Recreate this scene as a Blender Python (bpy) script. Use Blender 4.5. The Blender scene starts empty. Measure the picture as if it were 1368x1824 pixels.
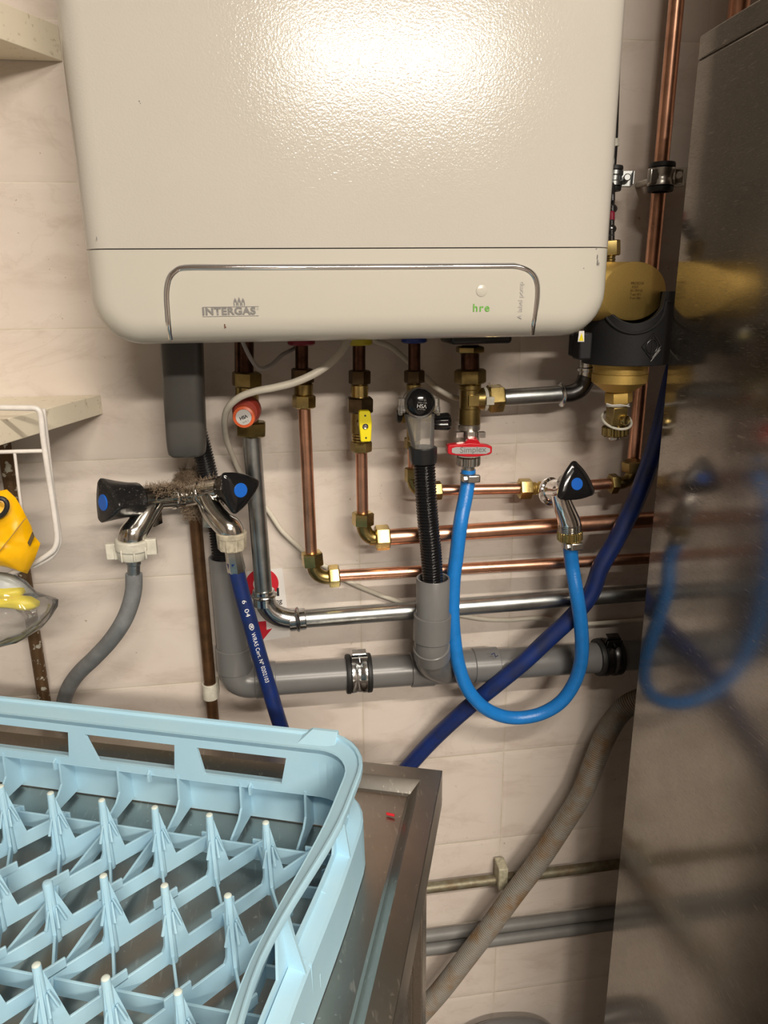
import bpy, bmesh, math, random
from mathutils import Vector, Matrix, noise
random.seed(7)
PI = math.pi
sc = bpy.context.scene
COL = sc.collection
CZ = 1.40          # camera height
WALL = 0.89        # distance of the tiled wall from the camera
# ---------------------------------------------------------------- camera
FPX = 1294.3
def cam_axes(p, y, r):
    cp, sp, c, s = math.cos(p), math.sin(p), math.cos(y), math.sin(y)
    f = Vector((s*cp, c*cp, -sp)); rt = Vector((c, -s, 0)); dn = f.cross(rt)
    cr, sr = math.cos(r), math.sin(r)
    return cr*rt + sr*dn, -sr*rt + cr*dn, f
AX, AD, AF = cam_axes(math.radians(16.48), math.radians(7.79), math.radians(0.70))
cd = bpy.data.cameras.new('camera'); cam = bpy.data.objects.new('camera', cd); COL.objects.link(cam)
cd.sensor_fit = 'VERTICAL'; cd.sensor_height = 36.0; cd.lens = FPX/1824*36.0; cd.clip_start = 0.01
cam.matrix_world = Matrix(((AX.x, -AD.x, -AF.x, 0), (AX.y, -AD.y, -AF.y, 0), (AX.z, -AD.z, -AF.z, CZ), (0, 0, 0, 1)))
sc.camera = cam
# ---------------------------------------------------------------- light, world, exposure
w = bpy.data.worlds.new('world'); sc.world = w; w.use_nodes = True
w.node_tree.nodes['Background'].inputs[0].default_value = (0.9, 0.85, 0.8, 1)
w.node_tree.nodes['Background'].inputs[1].default_value = 0.012
def area(name, loc, target, sx, sy, power, col):
    l = bpy.data.lights.new(name, 'AREA'); l.shape = 'RECTANGLE'; l.size = sx; l.size_y = sy; l.energy = power; l.color = col
    o = bpy.data.objects.new(name, l); COL.objects.link(o); o.location = loc
    d = Vector(target) - Vector(loc); o.rotation_euler = d.to_track_quat('-Z', 'Y').to_euler()
    return o
WARM = (1.0, 0.90, 0.77)
area('ceiling_tube_light', (0.64, -2.60, CZ+1.12), (0.64, -0.60, CZ-0.2), 1.24, 0.10, 84, WARM)
area('ceiling_tube_light', (0.50, -0.84, CZ+1.12), (0.50, -0.78, CZ-0.2), 1.24, 0.06, 52, WARM)
sc.view_settings.view_transform = 'Standard'; sc.view_settings.look = 'None'
sc.view_settings.gamma = 1.0; sc.view_settings.use_curve_mapping = False
sc.view_settings.exposure = -0.10
# ---------------------------------------------------------------- placing helpers
def ray(px, py):
    return AX*((px-684)/FPX) + AD*((py-912)/FPX) + AF
def P(px, py, y):
    """world point seen at (px, py) of the photo, at distance y towards the wall"""
    d = ray(px, py); k = y/d.y
    return Vector((d.x*k, y, d.z*k + CZ))
def PZ(px, py, z):
    d = ray(px, py); k = (z-CZ)/d.z
    return Vector((d.x*k, d.y*k, z))
def RR(wpx, px, py, y):
    """radius in metres of a round thing wpx wide"""
    return wpx*0.5*(P(px, py, y) - Vector((0, 0, CZ))).dot(AF)/FPX
def path(pts, n=8):
    pts = [Vector(p) for p in pts]
    if len(pts) < 3: return pts
    out = []
    e = [2*pts[0]-pts[1]] + pts + [2*pts[-1]-pts[-2]]
    for i in range(1, len(e)-2):
        a, b, c, d = e[i-1:i+3]
        for k in range(n):
            t = k/n
            out.append(0.5*((2*b) + (c-a)*t + (2*a-5*b+4*c-d)*t*t + (3*b-a-3*c+d)*t**3))
    out.append(pts[-1]); return out
def ppath(pts, n=8): return path([P(*p) for p in pts], n)
def arclen(pts):
    s = [0.0]
    for a, b in zip(pts, pts[1:]): s.append(s[-1] + (b-a).length)
    return s
def resample(pts, step):
    s = arclen(pts); L = s[-1]; n = max(2, int(round(L/step))); out = []; j = 0
    for k in range(n+1):
        t = L*k/n
        while j < len(s)-2 and s[j+1] < t: j += 1
        d = s[j+1]-s[j]; f = 0 if d < 1e-9 else (t-s[j])/d
        out.append(pts[j].lerp(pts[j+1], f))
    return out
# ---------------------------------------------------------------- object helpers
ORG = {}
def thing(name, label, cat, loc, group=None):
    o = bpy.data.objects.new(name, None); COL.objects.link(o); o.location = loc; o.empty_display_size = 0.02
    o['label'] = label; o['category'] = cat
    if group: o['group'] = group
    ORG[o.name] = Vector(loc); return o
def tag(o, label=None, cat=None, group=None, kind=None):
    if label: o['label'] = label
    if cat: o['category'] = cat
    if group: o['group'] = group
    if kind: o['kind'] = kind
    return o
def link_mesh(name, me, mat, parent=None, smooth=True, ang=38, bevel=0, bseg=2, label=None):
    o = bpy.data.objects.new(name, me); COL.objects.link(o)
    if parent is not None:
        g = ORG[parent.name]; me.transform(Matrix.Translation(-g))
        o.parent = parent
        ORG[o.name] = g
    else:
        vs = [v.co for v in me.vertices]
        g = Vector(((min(v.x for v in vs)+max(v.x for v in vs))/2, (min(v.y for v in vs)+max(v.y for v in vs))/2, min(v.z for v in vs)))
        me.transform(Matrix.Translation(-g)); o.location = g; ORG[o.name] = g
    if parent is not None and parent.type == 'MESH': ORG[o.name] = g
    if mat: me.materials.append(mat)
    if smooth:
        for p in me.polygons: p.use_smooth = True
        me.set_sharp_from_angle(angle=math.radians(ang))
    if bevel:
        m = o.modifiers.new('bevel', 'BEVEL'); m.width = bevel; m.segments = bseg; m.limit_method = 'ANGLE'; m.angle_limit = math.radians(40)
        m.harden_normals = False
    if label: o['label'] = label
    return o
class MB:
    def __init__(s): s.bm = bmesh.new()
    def face(s, vs):
        try: return s.bm.faces.new(vs)
        except ValueError: return None
    def rings(s, rings, closed=True, cap0=True, cap1=True):
        vr = [[s.bm.verts.new(p) for p in r] for r in rings]
        n = len(vr[0])
        for a, b in zip(vr, vr[1:]):
            for i in range(n if closed else n-1):
                j = (i+1) % n; s.face((a[i], a[j], b[j], b[i]))
        if closed and cap0: s.face(vr[0][::-1])
        if closed and cap1: s.face(vr[-1])
        return s
    def tube(s, pts, r, seg=16, caps=True, flat=1.0, up=None):
        pts = [Vector(p) for p in pts]; n = len(pts)
        rs = r if isinstance(r, (list, tuple)) else [r]*n
        T = [(pts[min(i+1, n-1)]-pts[max(i-1, 0)]).normalized() for i in range(n)]
        u = Vector(up) if up else (Vector((0, 0, 1)) if abs(T[0].z) < 0.9 else Vector((0, 1, 0)))
        N = (u - T[0]*u.dot(T[0])).normalized(); R = []
        for i in range(n):
            N = (N - T[i]*N.dot(T[i])).normalized(); Bn = T[i].cross(N)
            R.append([pts[i] + rs[i]*(math.cos(2*PI*k/seg)*N*flat + math.sin(2*PI*k/seg)*Bn) for k in range(seg)])
        return s.rings(R, True, caps, caps)
    def rev(s, A, B, prof, seg=24, phase=0.0, caps=True, hint=None):
        """lathe about A->B; prof = [(t, radius)], t in metres from A (or fraction if unit=True)"""
        A = Vector(A); d = (Vector(B)-A).normalized()
        h = Vector(hint) if hint else (Vector((0, -1, 0)) if abs(d.y) < 0.9 else Vector((1, 0, 0)))
        N = (h - d*h.dot(d)).normalized(); Bn = d.cross(N); R = []
        for t, r in prof:
            R.append([A + d*t + r*(math.cos(phase+2*PI*k/seg)*N + math.sin(phase+2*PI*k/seg)*Bn) for k in range(seg)])
        return s.rings(R, True, caps, caps)
    def cyl(s, A, B, r, seg=24, ch=0.0, r2=None):
        L = (Vector(B)-Vector(A)).length; r2 = r if r2 is None else r2
        pr = [(0, r), (L, r2)] if not ch else [(0, r-ch), (ch, r), (L-ch, r2), (L, r2-ch)]
        return s.rev(A, B, pr, seg)
    def hexnut(s, A, B, r, phase=0.0, seg=6):
        L = (Vector(B)-Vector(A)).length; c = min(0.18*r, L*0.25)
        # r across the corners; chamfered both ends
        s.rev(A, B, [(0, r*0.84), (c*0.55, r*0.985), (c, r), (L-c, r), (L-c*0.55, r*0.985), (L, r*0.84)], seg, phase)
        return s
    def box(s, c, size, ax=None):
        X, Y, Z = ax if ax else (Vector((1, 0, 0)), Vector((0, 1, 0)), Vector((0, 0, 1)))
        c = Vector(c); a, b, d = size[0]/2, size[1]/2, size[2]/2
        r0 = [c + X*i*a + Y*j*b - Z*d for i, j in ((-1, -1), (1, -1), (1, 1), (-1, 1))]
        r1 = [p + Z*2*d for p in r0]
        return s.rings([r0, r1])
    def prism(s, poly, off):
        off = Vector(off); r0 = [Vector(p) for p in poly]
        return s.rings([r0, [p+off for p in r0]])
    def ball(s, c, r, sc_=(1, 1, 1), seg=16, rg=10):
        c = Vector(c); R = []
        for i in range(1, rg):
            t = PI*i/rg
            R.append([c + Vector((r*sc_[0]*math.sin(t)*math.cos(2*PI*k/seg), r*sc_[1]*math.sin(t)*math.sin(2*PI*k/seg), r*sc_[2]*math.cos(t))) for k in range(seg)])
        return s.rings(R)
    def build(s, name, mat, parent=None, smooth=True, ang=38, bevel=0, bseg=2, label=None):
        bmesh.ops.recalc_face_normals(s.bm, faces=s.bm.faces)
        me = bpy.data.meshes.new(name); s.bm.to_mesh(me); s.bm.free()
        return link_mesh(name, me, mat, parent, smooth, ang, bevel, bseg, label)
def text_mesh(body, bold=0.0, extr=0.0, align='CENTER', spacing=1.0):
    c = bpy.data.curves.new('txt', 'FONT'); c.body = body; c.size = 1.0; c.offset = bold; c.extrude = extr
    c.align_x = align; c.align_y = 'CENTER'; c.space_character = spacing
    o = bpy.data.objects.new('txt', c); COL.objects.link(o)
    bpy.context.view_layer.update()
    dg = bpy.context.evaluated_depsgraph_get()
    me = bpy.data.meshes.new_from_object(o.evaluated_get(dg))
    bpy.data.objects.remove(o); bpy.data.curves.remove(c); me.materials.clear()
    return me
def text(name, body, center, X, Y, width, mat, parent, bold=0.0, height=None, thick=0.0002, spacing=1.0, label=None):
    me = text_mesh(body, bold, 0.0, spacing=spacing)
    xs = [v.co.x for v in me.vertices]; ys = [v.co.y for v in me.vertices]
    x0, x1, y0, y1 = min(xs), max(xs), min(ys), max(ys)
    k = width/(x1-x0); ky = k if height is None else height/(y1-y0)
    X = Vector(X).normalized(); Y = Vector(Y).normalized(); c = Vector(center)
    for v in me.vertices:
        v.co = c + X*((v.co.x-(x0+x1)/2)*k) + Y*((v.co.y-(y0+y1)/2)*ky)
    o = link_mesh(name, me, mat, parent, smooth=False, label=label)
    return o
# ---------------------------------------------------------------- materials
def nt(name):
    m = bpy.data.materials.new(name); m.use_nodes = True
    t = m.node_tree; return m, t, t.nodes['Principled BSDF']
def mathn(t, op, a, b=None, c=None, clamp=False):
    n = t.nodes.new('ShaderNodeMath'); n.operation = op; n.use_clamp = clamp
    for i, v in enumerate((a, b, c)):
        if v is None: continue
        if isinstance(v, (int, float)): n.inputs[i].default_value = v
        else: t.links.new(v, n.inputs[i])
    return n.outputs[0]
def noise_n(t, co, scale, detail=3, rough=0.5, dist=0.0):
    n = t.nodes.new('ShaderNodeTexNoise'); n.inputs['Scale'].default_value = scale; n.inputs['Detail'].default_value = detail
    n.inputs['Roughness'].default_value = rough; n.inputs['Distortion'].default_value = dist
    t.links.new(co, n.inputs['Vector']); return n.outputs['Fac']
def ramp(t, fac, stops):
    n = t.nodes.new('ShaderNodeValToRGB'); e = n.color_ramp.elements
    while len(e) < len(stops): e.new(0.5)
    for i, (p, c) in enumerate(stops):
        e[i].position = p; e[i].color = (c[0], c[1], c[2], 1) if len(c) >= 3 else (c[0],)*3+(1,)
    t.links.new(fac, n.inputs[0]); return n.outputs[0]
def mixc(t, fac, a, b):
    n = t.nodes.new('ShaderNodeMix'); n.data_type = 'RGBA'
    for i, v in ((0, fac), (6, a), (7, b)):
        if isinstance(v, (int, float)): n.inputs[i].default_value = v
        elif isinstance(v, tuple): n.inputs[i].default_value = (v[0], v[1], v[2], 1)
        else: t.links.new(v, n.inputs[i])
    return n.outputs[2]
def coords(t, world=True):
    if world:
        return t.nodes.new('ShaderNodeNewGeometry').outputs['Position']
    return t.nodes.new('ShaderNodeTexCoord').outputs['Object']
def mapping(t, co, scale=(1, 1, 1), loc=(0, 0, 0), rot=(0, 0, 0)):
    n = t.nodes.new('ShaderNodeMapping'); n.inputs['Scale'].default_value = scale; n.inputs['Location'].default_value = loc; n.inputs['Rotation'].default_value = rot
    t.links.new(co, n.inputs['Vector']); return n.outputs[0]
def bump(t, b, h, strength, dist):
    n = t.nodes.new('ShaderNodeBump'); n.inputs['Strength'].default_value = strength; n.inputs['Distance'].default_value = dist
    t.links.new(h, n.inputs['Height']); t.links.new(n.outputs[0], b.inputs['Normal'])
def mk(name, col, rough=0.4, metal=0.0, var=0.0, vscale=60, col2=None, bmp=0.0, bscale=200, spec=0.5, stretch=(1, 1, 1), rvar=0.0, alpha=1.0, trans=0.0, coat=0.0, thr=(0.35, 0.65), ior=1.5):
    m, t, b = nt(name)
    b.inputs['Base Color'].default_value = (*col, 1); b.inputs['Roughness'].default_value = rough; b.inputs['Metallic'].default_value = metal
    b.inputs['Specular IOR Level'].default_value = spec; b.inputs['Alpha'].default_value = alpha; b.inputs['Transmission Weight'].default_value = trans
    b.inputs['Coat Weight'].default_value = coat; b.inputs['IOR'].default_value = ior
    co = mapping(t, coords(t, False), stretch)
    if var or col2:
        f = noise_n(t, co, vscale, 5, 0.6)
        c2 = col2 if col2 else tuple(max(0, c*(1-var)) for c in col)
        t.links.new(ramp(t, f, [(thr[0], col), (thr[1], c2)]), b.inputs['Base Color'])
    if rvar:
        f2 = noise_n(t, co, vscale*0.6, 4)
        t.links.new(mathn(t, 'MULTIPLY_ADD', f2, rvar*2, rough-rvar), b.inputs['Roughness'])
    if bmp:
        bump(t, b, noise_n(t, co, bscale, 2), bmp, 0.001)
    return m
M = {}
M['copper'] = mk('copper', (0.84, 0.46, 0.31), 0.30, 1, var=0.30, vscale=35, rvar=0.10)
M['copper_dark'] = mk('copper_tarnished', (0.12, 0.06, 0.04), 0.35, 1, var=0.6, vscale=60, rvar=0.1)
M['copper_old'] = mk('copper_brown_old', (0.20, 0.105, 0.05), 0.42, 0.75, col2=(0.11, 0.06, 0.03), vscale=50, bmp=0.2, bscale=300)
M['copper_speck'] = mk('copper_paint_specked', (0.13, 0.075, 0.035), 0.5, 0.5, col2=(0.55, 0.53, 0.45), vscale=110, bmp=0.3, bscale=300, thr=(0.565, 0.60))
M['bronze_green'] = mk('pipe_verdigris', (0.16, 0.12, 0.07), 0.5, 0.5, col2=(0.22, 0.21, 0.15), vscale=70, bmp=0.3)
M['brass'] = mk('brass', (0.60, 0.46, 0.18), 0.27, 1, var=0.25, vscale=80, rvar=0.08)
M['brass_dull'] = mk('brass_dull', (0.38, 0.285, 0.11), 0.34, 1, var=0.35, vscale=80, rvar=0.08)
M['brass_satin'] = mk('brass_satin', (0.66, 0.46, 0.14), 0.52, 0.85, var=0.15, vscale=900, bmp=0.25, bscale=1800)
M['bronze'] = mk('bronze_dark', (0.16, 0.11, 0.06), 0.38, 1, var=0.4, vscale=90)
M['zinc'] = mk('zinc_steel', (0.45, 0.475, 0.48), 0.33, 1, var=0.3, vscale=40, stretch=(1, 1, 1), rvar=0.1)
M['zinc_bright'] = mk('zinc_bright', (0.72, 0.74, 0.75), 0.17, 1, var=0.3, vscale=90)
M['steel_dark'] = mk('steel_dark', (0.16, 0.16, 0.165), 0.3, 1, var=0.4, vscale=90)
M['nickel'] = mk('nickel', (0.62, 0.60, 0.56), 0.3, 1, var=0.2, vscale=120)
M['chrome'] = mk('chrome', (0.86, 0.85, 0.84), 0.07, 1)
M['chrome_old'] = mk('chrome_dusty', (0.66, 0.64, 0.60), 0.14, 1, var=0.3, vscale=120, rvar=0.08)
M['black'] = mk('black_plastic', (0.012, 0.012, 0.013), 0.32, bmp=0.05, bscale=400)
M['black_gloss'] = mk('black_gloss_plastic', (0.008, 0.008, 0.009), 0.12)
M['black_dusty'] = mk('black_plastic_dusty', (0.012, 0.012, 0.013), 0.28, col2=(0.16, 0.15, 0.14), vscale=420, thr=(0.60, 0.72))
M['black_foam'] = mk('black_moulded_foam', (0.013, 0.013, 0.0145), 0.6, bmp=0.15, bscale=700, spec=0.3)
M['rubber'] = mk('black_rubber', (0.012, 0.012, 0.012), 0.55)
M['blue_disc'] = mk('blue_marker', (0.01, 0.12, 0.55), 0.3)
M['blue_hose'] = mk('blue_pvc_hose', (0.012, 0.20, 0.62), 0.33, bmp=0.25, bscale=500, var=0.12, vscale=90)
M['navy_hose'] = mk('dark_blue_hose', (0.005, 0.024, 0.15), 0.42, col2=(0.010, 0.020, 0.08), vscale=45, bmp=0.1, bscale=200)
M['grey_hose'] = mk('grey_ribbed_hose', (0.205, 0.215, 0.222), 0.5, var=0.25, vscale=60, bmp=0.3, bscale=500)
M['dirty_hose'] = mk('dirty_grey_hose', (0.22, 0.205, 0.18), 0.6, col2=(0.20, 0.12, 0.055), vscale=28, thr=(0.45, 0.66))
M['pvc_grey'] = mk('grey_pvc', (0.165, 0.165, 0.165), 0.30, var=0.10, vscale=18, rvar=0.06)
M['pvc_dark'] = mk('dark_grey_translucent_plastic', (0.062, 0.060, 0.056), 0.38, var=0.2, vscale=20)
M['conduit'] = mk('grey_conduit', (0.20, 0.20, 0.195), 0.5, var=0.15, vscale=30)
M['white_plastic'] = mk('aged_white_plastic', (0.68, 0.66, 0.57), 0.4, var=0.25, vscale=90)
M['cream_plastic'] = mk('dirty_cream_plastic', (0.58, 0.52, 0.40), 0.5, var=0.45, vscale=110)
M['clip_plastic'] = mk('aged_clip_plastic', (0.52, 0.49, 0.36), 0.6, var=0.4, vscale=130)
M['white_cable'] = mk('white_cable_sheath', (0.66, 0.62, 0.53), 0.45, var=0.12, vscale=40)
M['grey_cable'] = mk('grey_cable_sheath', (0.36, 0.35, 0.34), 0.5)
M['red_plastic'] = mk('red_plastic', (0.50, 0.012, 0.022), 0.3)
M['crimson'] = mk('crimson_collar', (0.22, 0.008, 0.03), 0.4)
M['orange'] = mk('orange_cap', (0.62, 0.105, 0.03), 0.38)
M['orange_dark'] = mk('dark_red_cap', (0.30, 0.035, 0.02), 0.42)
M['yellow'] = mk('yellow_plastic', (0.78, 0.66, 0.01), 0.35)
M['yellow_collar'] = mk('yellow_collar', (0.50, 0.42, 0.02), 0.4)
M['blue_collar'] = mk('blue_collar', (0.01, 0.035, 0.22), 0.4)
M['silver_label'] = mk('silver_sticker', (0.75, 0.75, 0.74), 0.3, 0.6)
M['ink'] = mk('black_ink', (0.015, 0.015, 0.015), 0.5)
M['ink_grey'] = mk('grey_ink', (0.17, 0.165, 0.16), 0.5)
M['ink_light'] = mk('pale_grey_ink', (0.38, 0.37, 0.35), 0.5)
M['ink_green'] = mk('green_ink', (0.10, 0.36, 0.03), 0.5)
M['ink_white'] = mk('white_ink', (0.8, 0.8, 0.8), 0.5)
M['ink_brown'] = mk('brown_ink', (0.10, 0.065, 0.02), 0.6)
M['paper'] = mk('white_sign', (0.74, 0.72, 0.70), 0.45)
M['ink_red'] = mk('red_ink', (0.55, 0.015, 0.03), 0.45)
M['grey_inset'] = mk('grey_inset', (0.36, 0.36, 0.36), 0.4)
M['ptfe'] = mk('white_tape', (0.6, 0.6, 0.58), 0.6, bmp=0.4, bscale=600)
M['rust'] = mk('rust_brown', (0.12, 0.045, 0.02), 0.7)
M['fluff'] = mk('dust_fluff', (0.19, 0.14, 0.095), 0.9)
M['shelf'] = mk('cream_laminate', (0.84, 0.77, 0.62), 0.4, col2=(0.60, 0.52, 0.39), vscale=140, thr=(0.60, 0.70))
M['shelf_under'] = mk('shelf_underside', (0.60, 0.56, 0.47), 0.5)
M['wire'] = mk('white_coated_wire', (0.74, 0.71, 0.68), 0.35, var=0.15, vscale=70)
M['packet'] = mk('yellow_packet', (0.90, 0.48, 0.0), 0.30, var=0.18, vscale=30)
M['glove'] = mk('yellow_rubber', (0.86, 0.72, 0.01), 0.4, var=0.1, vscale=50)
M['bag_white'] = mk('pale_blue_plastic_wrap', (0.58, 0.64, 0.72), 0.3)
M['red_bit'] = mk('red_bit', (0.6, 0.02, 0.03), 0.4)
M['zip'] = mk('zip_strip', (0.42, 0.25, 0.05), 0.3)
M['rack_blue'] = mk('light_blue_polypropylene', (0.385, 0.63, 0.79), 0.40, col2=(0.43, 0.665, 0.80), vscale=14, bmp=0.06, bscale=250)
M['rack_tip'] = mk('worn_peg_tip', (0.62, 0.70, 0.66), 0.6)
def clear(name, col, alpha, rough=0.12):
    m, t, b = nt(name); t.nodes.remove(b); out = t.nodes['Material Output']
    tr = t.nodes.new('ShaderNodeBsdfTransparent'); gl = t.nodes.new('ShaderNodeBsdfGlossy'); df = t.nodes.new('ShaderNodeBsdfDiffuse')
    gl.inputs['Roughness'].default_value = rough; df.inputs['Color'].default_value = (*col, 1)
    m1 = t.nodes.new('ShaderNodeMixShader'); m2 = t.nodes.new('ShaderNodeMixShader')
    fr = t.nodes.new('ShaderNodeFresnel'); fr.inputs['IOR'].default_value = 1.5
    m1.inputs[0].default_value = alpha; t.links.new(tr.outputs[0], m1.inputs[1]); t.links.new(df.outputs[0], m1.inputs[2])
    t.links.new(fr.outputs[0], m2.inputs[0]); t.links.new(m1.outputs[0], m2.inputs[1]); t.links.new(gl.outputs[0], m2.inputs[2])
    t.links.new(m2.outputs[0], out.inputs['Surface']); return m
M['clear_plastic'] = clear('frosted_clear_plastic', (0.66, 0.65, 0.62), 0.13, 0.15)
M['clear_bag'] = clear('clear_bag_film', (0.42, 0.41, 0.40), 0.18, 0.12)
def boiler_mat(name, col):
    m, t, b = nt(name); b.inputs['Roughness'].default_value = 0.13; b.inputs['Specular IOR Level'].default_value = 0.31
    co = coords(t, False); f = noise_n(t, co, 9, 4)
    t.links.new(ramp(t, f, [(0.3, col), (0.75, tuple(c*0.965 for c in col))]), b.inputs['Base Color'])
    bump(t, b, noise_n(t, co, 620, 1.0), 0.12, 0.001); return m
M['boiler'] = boiler_mat('white_powder_coat', (0.475, 0.452, 0.410))
m, t, b = nt('white_gloss_plastic'); b.inputs['Base Color'].default_value = (0.475, 0.457, 0.405, 1); b.inputs['Roughness'].default_value = 0.22
bump(t, b, noise_n(t, coords(t, False), 60, 2), 0.03, 0.001); M['boiler_low'] = m
# tiled wall: 206 x 153 mm marbled tiles in stack bond
def tile_mat():
    m, t, b = nt('marbled_wall_tile')
    co = coords(t, True); sp = t.nodes.new('ShaderNodeSeparateXYZ'); t.links.new(co, sp.inputs[0])
    PX, PZ_ = 0.2062, 0.1527
    def edge(v, off, p):
        u = mathn(t, 'DIVIDE', mathn(t, 'SUBTRACT', v, off), p)
        f = mathn(t, 'FRACT', u); d = mathn(t, 'MINIMUM', f, mathn(t, 'SUBTRACT', 1.0, f))
        return mathn(t, 'MULTIPLY', d, p), mathn(t, 'FLOOR', u)
    dx, ix = edge(sp.outputs[0], 0.0886, PX); dz, iz = edge(sp.outputs[2], CZ-0.641, PZ_)
    wob = mathn(t, 'MULTIPLY_ADD', noise_n(t, co, 40, 3), 0.0016, -0.0008)
    d = mathn(t, 'ADD', mathn(t, 'MINIMUM', dx, dz), wob)
    g = mathn(t, 'SUBTRACT', 1.0, mathn(t, 'SMOOTH_MIN', 1.0, mathn(t, 'DIVIDE', d, 0.0022), 0.3), clamp=True)
    pil = mathn(t, 'POWER', mathn(t, 'MINIMUM', mathn(t, 'DIVIDE', d, 0.007), 1.0), 0.5)
    cell = t.nodes.new('ShaderNodeCombineXYZ'); t.links.new(mathn(t, 'MULTIPLY', ix, 3.7), cell.inputs[0]); t.links.new(mathn(t, 'MULTIPLY', iz, 5.1), cell.inputs[2])
    vo = t.nodes.new('ShaderNodeVectorMath'); vo.operation = 'ADD'; t.links.new(co, vo.inputs[0]); t.links.new(cell.outputs[0], vo.inputs[1])
    mp = mapping(t, vo.outputs[0], (1.0, 1.0, 2.2), rot=(0, math.radians(-28), 0))
    vein = noise_n(t, mp, 9, 6, 0.62, 0.5)
    base = ramp(t, vein, [(0.34, (0.575, 0.50, 0.445)), (0.47, (0.655, 0.585, 0.53)), (0.66, (0.68, 0.615, 0.56))])
    thin = ramp(t, noise_n(t, mp, 5, 7, 0.6, 0.9), [(0.485, (0, 0, 0)), (0.5, (1, 1, 1)), (0.515, (0, 0, 0))])
    base = mixc(t, mathn(t, 'MULTIPLY', thin, 0.18), base, (0.46, 0.385, 0.33))
    speck = ramp(t, noise_n(t, co, 150, 2), [(0.735, (0, 0, 0)), (0.75, (1, 1, 1))])
    patch = ramp(t, noise_n(t, co, 7, 2), [(0.5, (0, 0, 0)), (0.62, (1, 1, 1))])
    base = mixc(t, mathn(t, 'MULTIPLY', mathn(t, 'MULTIPLY', speck, patch), 0.6), base, (0.30, 0.22, 0.14))
    gc = ramp(t, noise_n(t, co, 22, 3), [(0.35, (0.64, 0.585, 0.50)), (0.65, (0.50, 0.435, 0.34))])
    base = mixc(t, mathn(t, 'MULTIPLY', g, 0.75), base, gc)
    t.links.new(base, b.inputs['Base Color'])
    t.links.new(mathn(t, 'MULTIPLY_ADD', g, 0.45, 0.20), b.inputs['Roughness'])
    h = mathn(t, 'ADD', mathn(t, 'MULTIPLY', pil, 0.6), mathn(t, 'MULTIPLY', noise_n(t, co, 5, 2), 1.1))
    bump(t, b, h, 0.5, 0.003); return m
M['tile'] = tile_mat()
def steel_mat(name, col, rough, scratch, sdir, dirt, haze=0.0):
    m, t, b = nt(name); co = coords(t, True)
    b.inputs['Metallic'].default_value = 1.0
    f = noise_n(t, co, 7, 5, 0.6)
    c = ramp(t, f, [(0.3, col), (0.7, tuple(k*0.72 for k in col))])
    s1 = noise_n(t, mapping(t, co, sdir, rot=(0.5, 0.35, 0.2)), 1.0, 3, 0.6)
    scr = ramp(t, s1, [(0.62, (0, 0, 0)), (0.70, (1, 1, 1))])
    c = mixc(t, mathn(t, 'MULTIPLY', scr, 0.35), c, tuple(min(1, k*1.6) for k in col))
    sp = ramp(t, noise_n(t, co, 160, 2), [(0.70, (0, 0, 0)), (0.74, (1, 1, 1))])
    c = mixc(t, mathn(t, 'MULTIPLY', sp, dirt), c, (0.75, 0.72, 0.66))
    t.links.new(c, b.inputs['Base Color'])
    t.links.new(mathn(t, 'ADD', mathn(t, 'MULTIPLY_ADD', f, rough*0.7, rough*0.65), mathn(t, 'MULTIPLY', scr, 0.12)), b.inputs['Roughness'])
    bump(t, b, s1, scratch, 0.0004)
    if haze:
        g = t.nodes.new('ShaderNodeBsdfGlossy'); g.inputs['Roughness'].default_value = 0.55; t.links.new(c, g.inputs['Color'])
        mx = t.nodes.new('ShaderNodeMixShader'); mx.inputs[0].default_value = haze
        fine = noise_n(t, mapping(t, co, (90, 150, 900), rot=(0.75, -0.2, 0.3)), 1.0, 4, 0.7)
        t.links.new(mathn(t, 'ADD', haze-0.10, mathn(t, 'MULTIPLY', ramp(t, fine, [(0.45, (0, 0, 0)), (0.75, (1, 1, 1))]), 0.25), clamp=True), mx.inputs[0])
        t.links.new(b.outputs[0], mx.inputs[1]); t.links.new(g.outputs[0], mx.inputs[2]); t.links.new(mx.outputs[0], t.nodes['Material Output'].inputs['Surface'])
    return m
M['steel_cabinet'] = steel_mat('brushed_stainless_scratched', (0.37, 0.345, 0.315), 0.13, 0.04, (60, 60, 420), 0.05, 0.26)
M['steel_table'] = steel_mat('worn_stainless', (0.46, 0.43, 0.39), 0.34, 0.12, (260, 40, 260), 0.6)
M['steel_leg'] = steel_mat('stainless_leg', (0.46, 0.42, 0.37), 0.28, 0.10, (300, 300, 20), 0.1)
M['plaster'] = mk('painted_plaster', (0.34, 0.30, 0.27), 0.7)
M['ceiling'] = mk('ceiling_white', (0.50, 0.47, 0.44), 0.8)
M['floor'] = mk('grey_brown_floor', (0.20, 0.17, 0.15), 0.5, var=0.3, vscale=8)
# ---------------------------------------------------------------- room shell
def slab(name, lo, hi, mat):
    mb = MB(); mb.box([(a+b_)/2 for a, b_ in zip(lo, hi)], [b_-a for a, b_ in zip(lo, hi)])
    o = mb.build(name, mat, None, smooth=False); o['kind'] = 'structure'; return o
X0, X1, Y0, H = -1.75, 1.9, -3.3, CZ+1.16
slab('wall_back', (X0, WALL, 0), (X1, WALL+0.1, H), M['tile'])
slab('wall_left', (X0-0.1, Y0, 0), (X0, WALL+0.1, H), M['plaster'])
slab('wall_right', (X1, Y0, 0), (X1+0.1, WALL+0.1, H), M['plaster'])
slab('wall_front', (X0-0.1, Y0-0.1, 0), (X1+0.1, Y0, H), M['plaster'])
slab('floor', (X0-0.1, Y0-0.1, -0.1), (X1+0.1, WALL+0.1, 0), M['floor'])
slab('ceiling', (X0-0.1, Y0-0.1, H), (X1+0.1, WALL+0.1, H+0.1), M['ceiling'])
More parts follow.
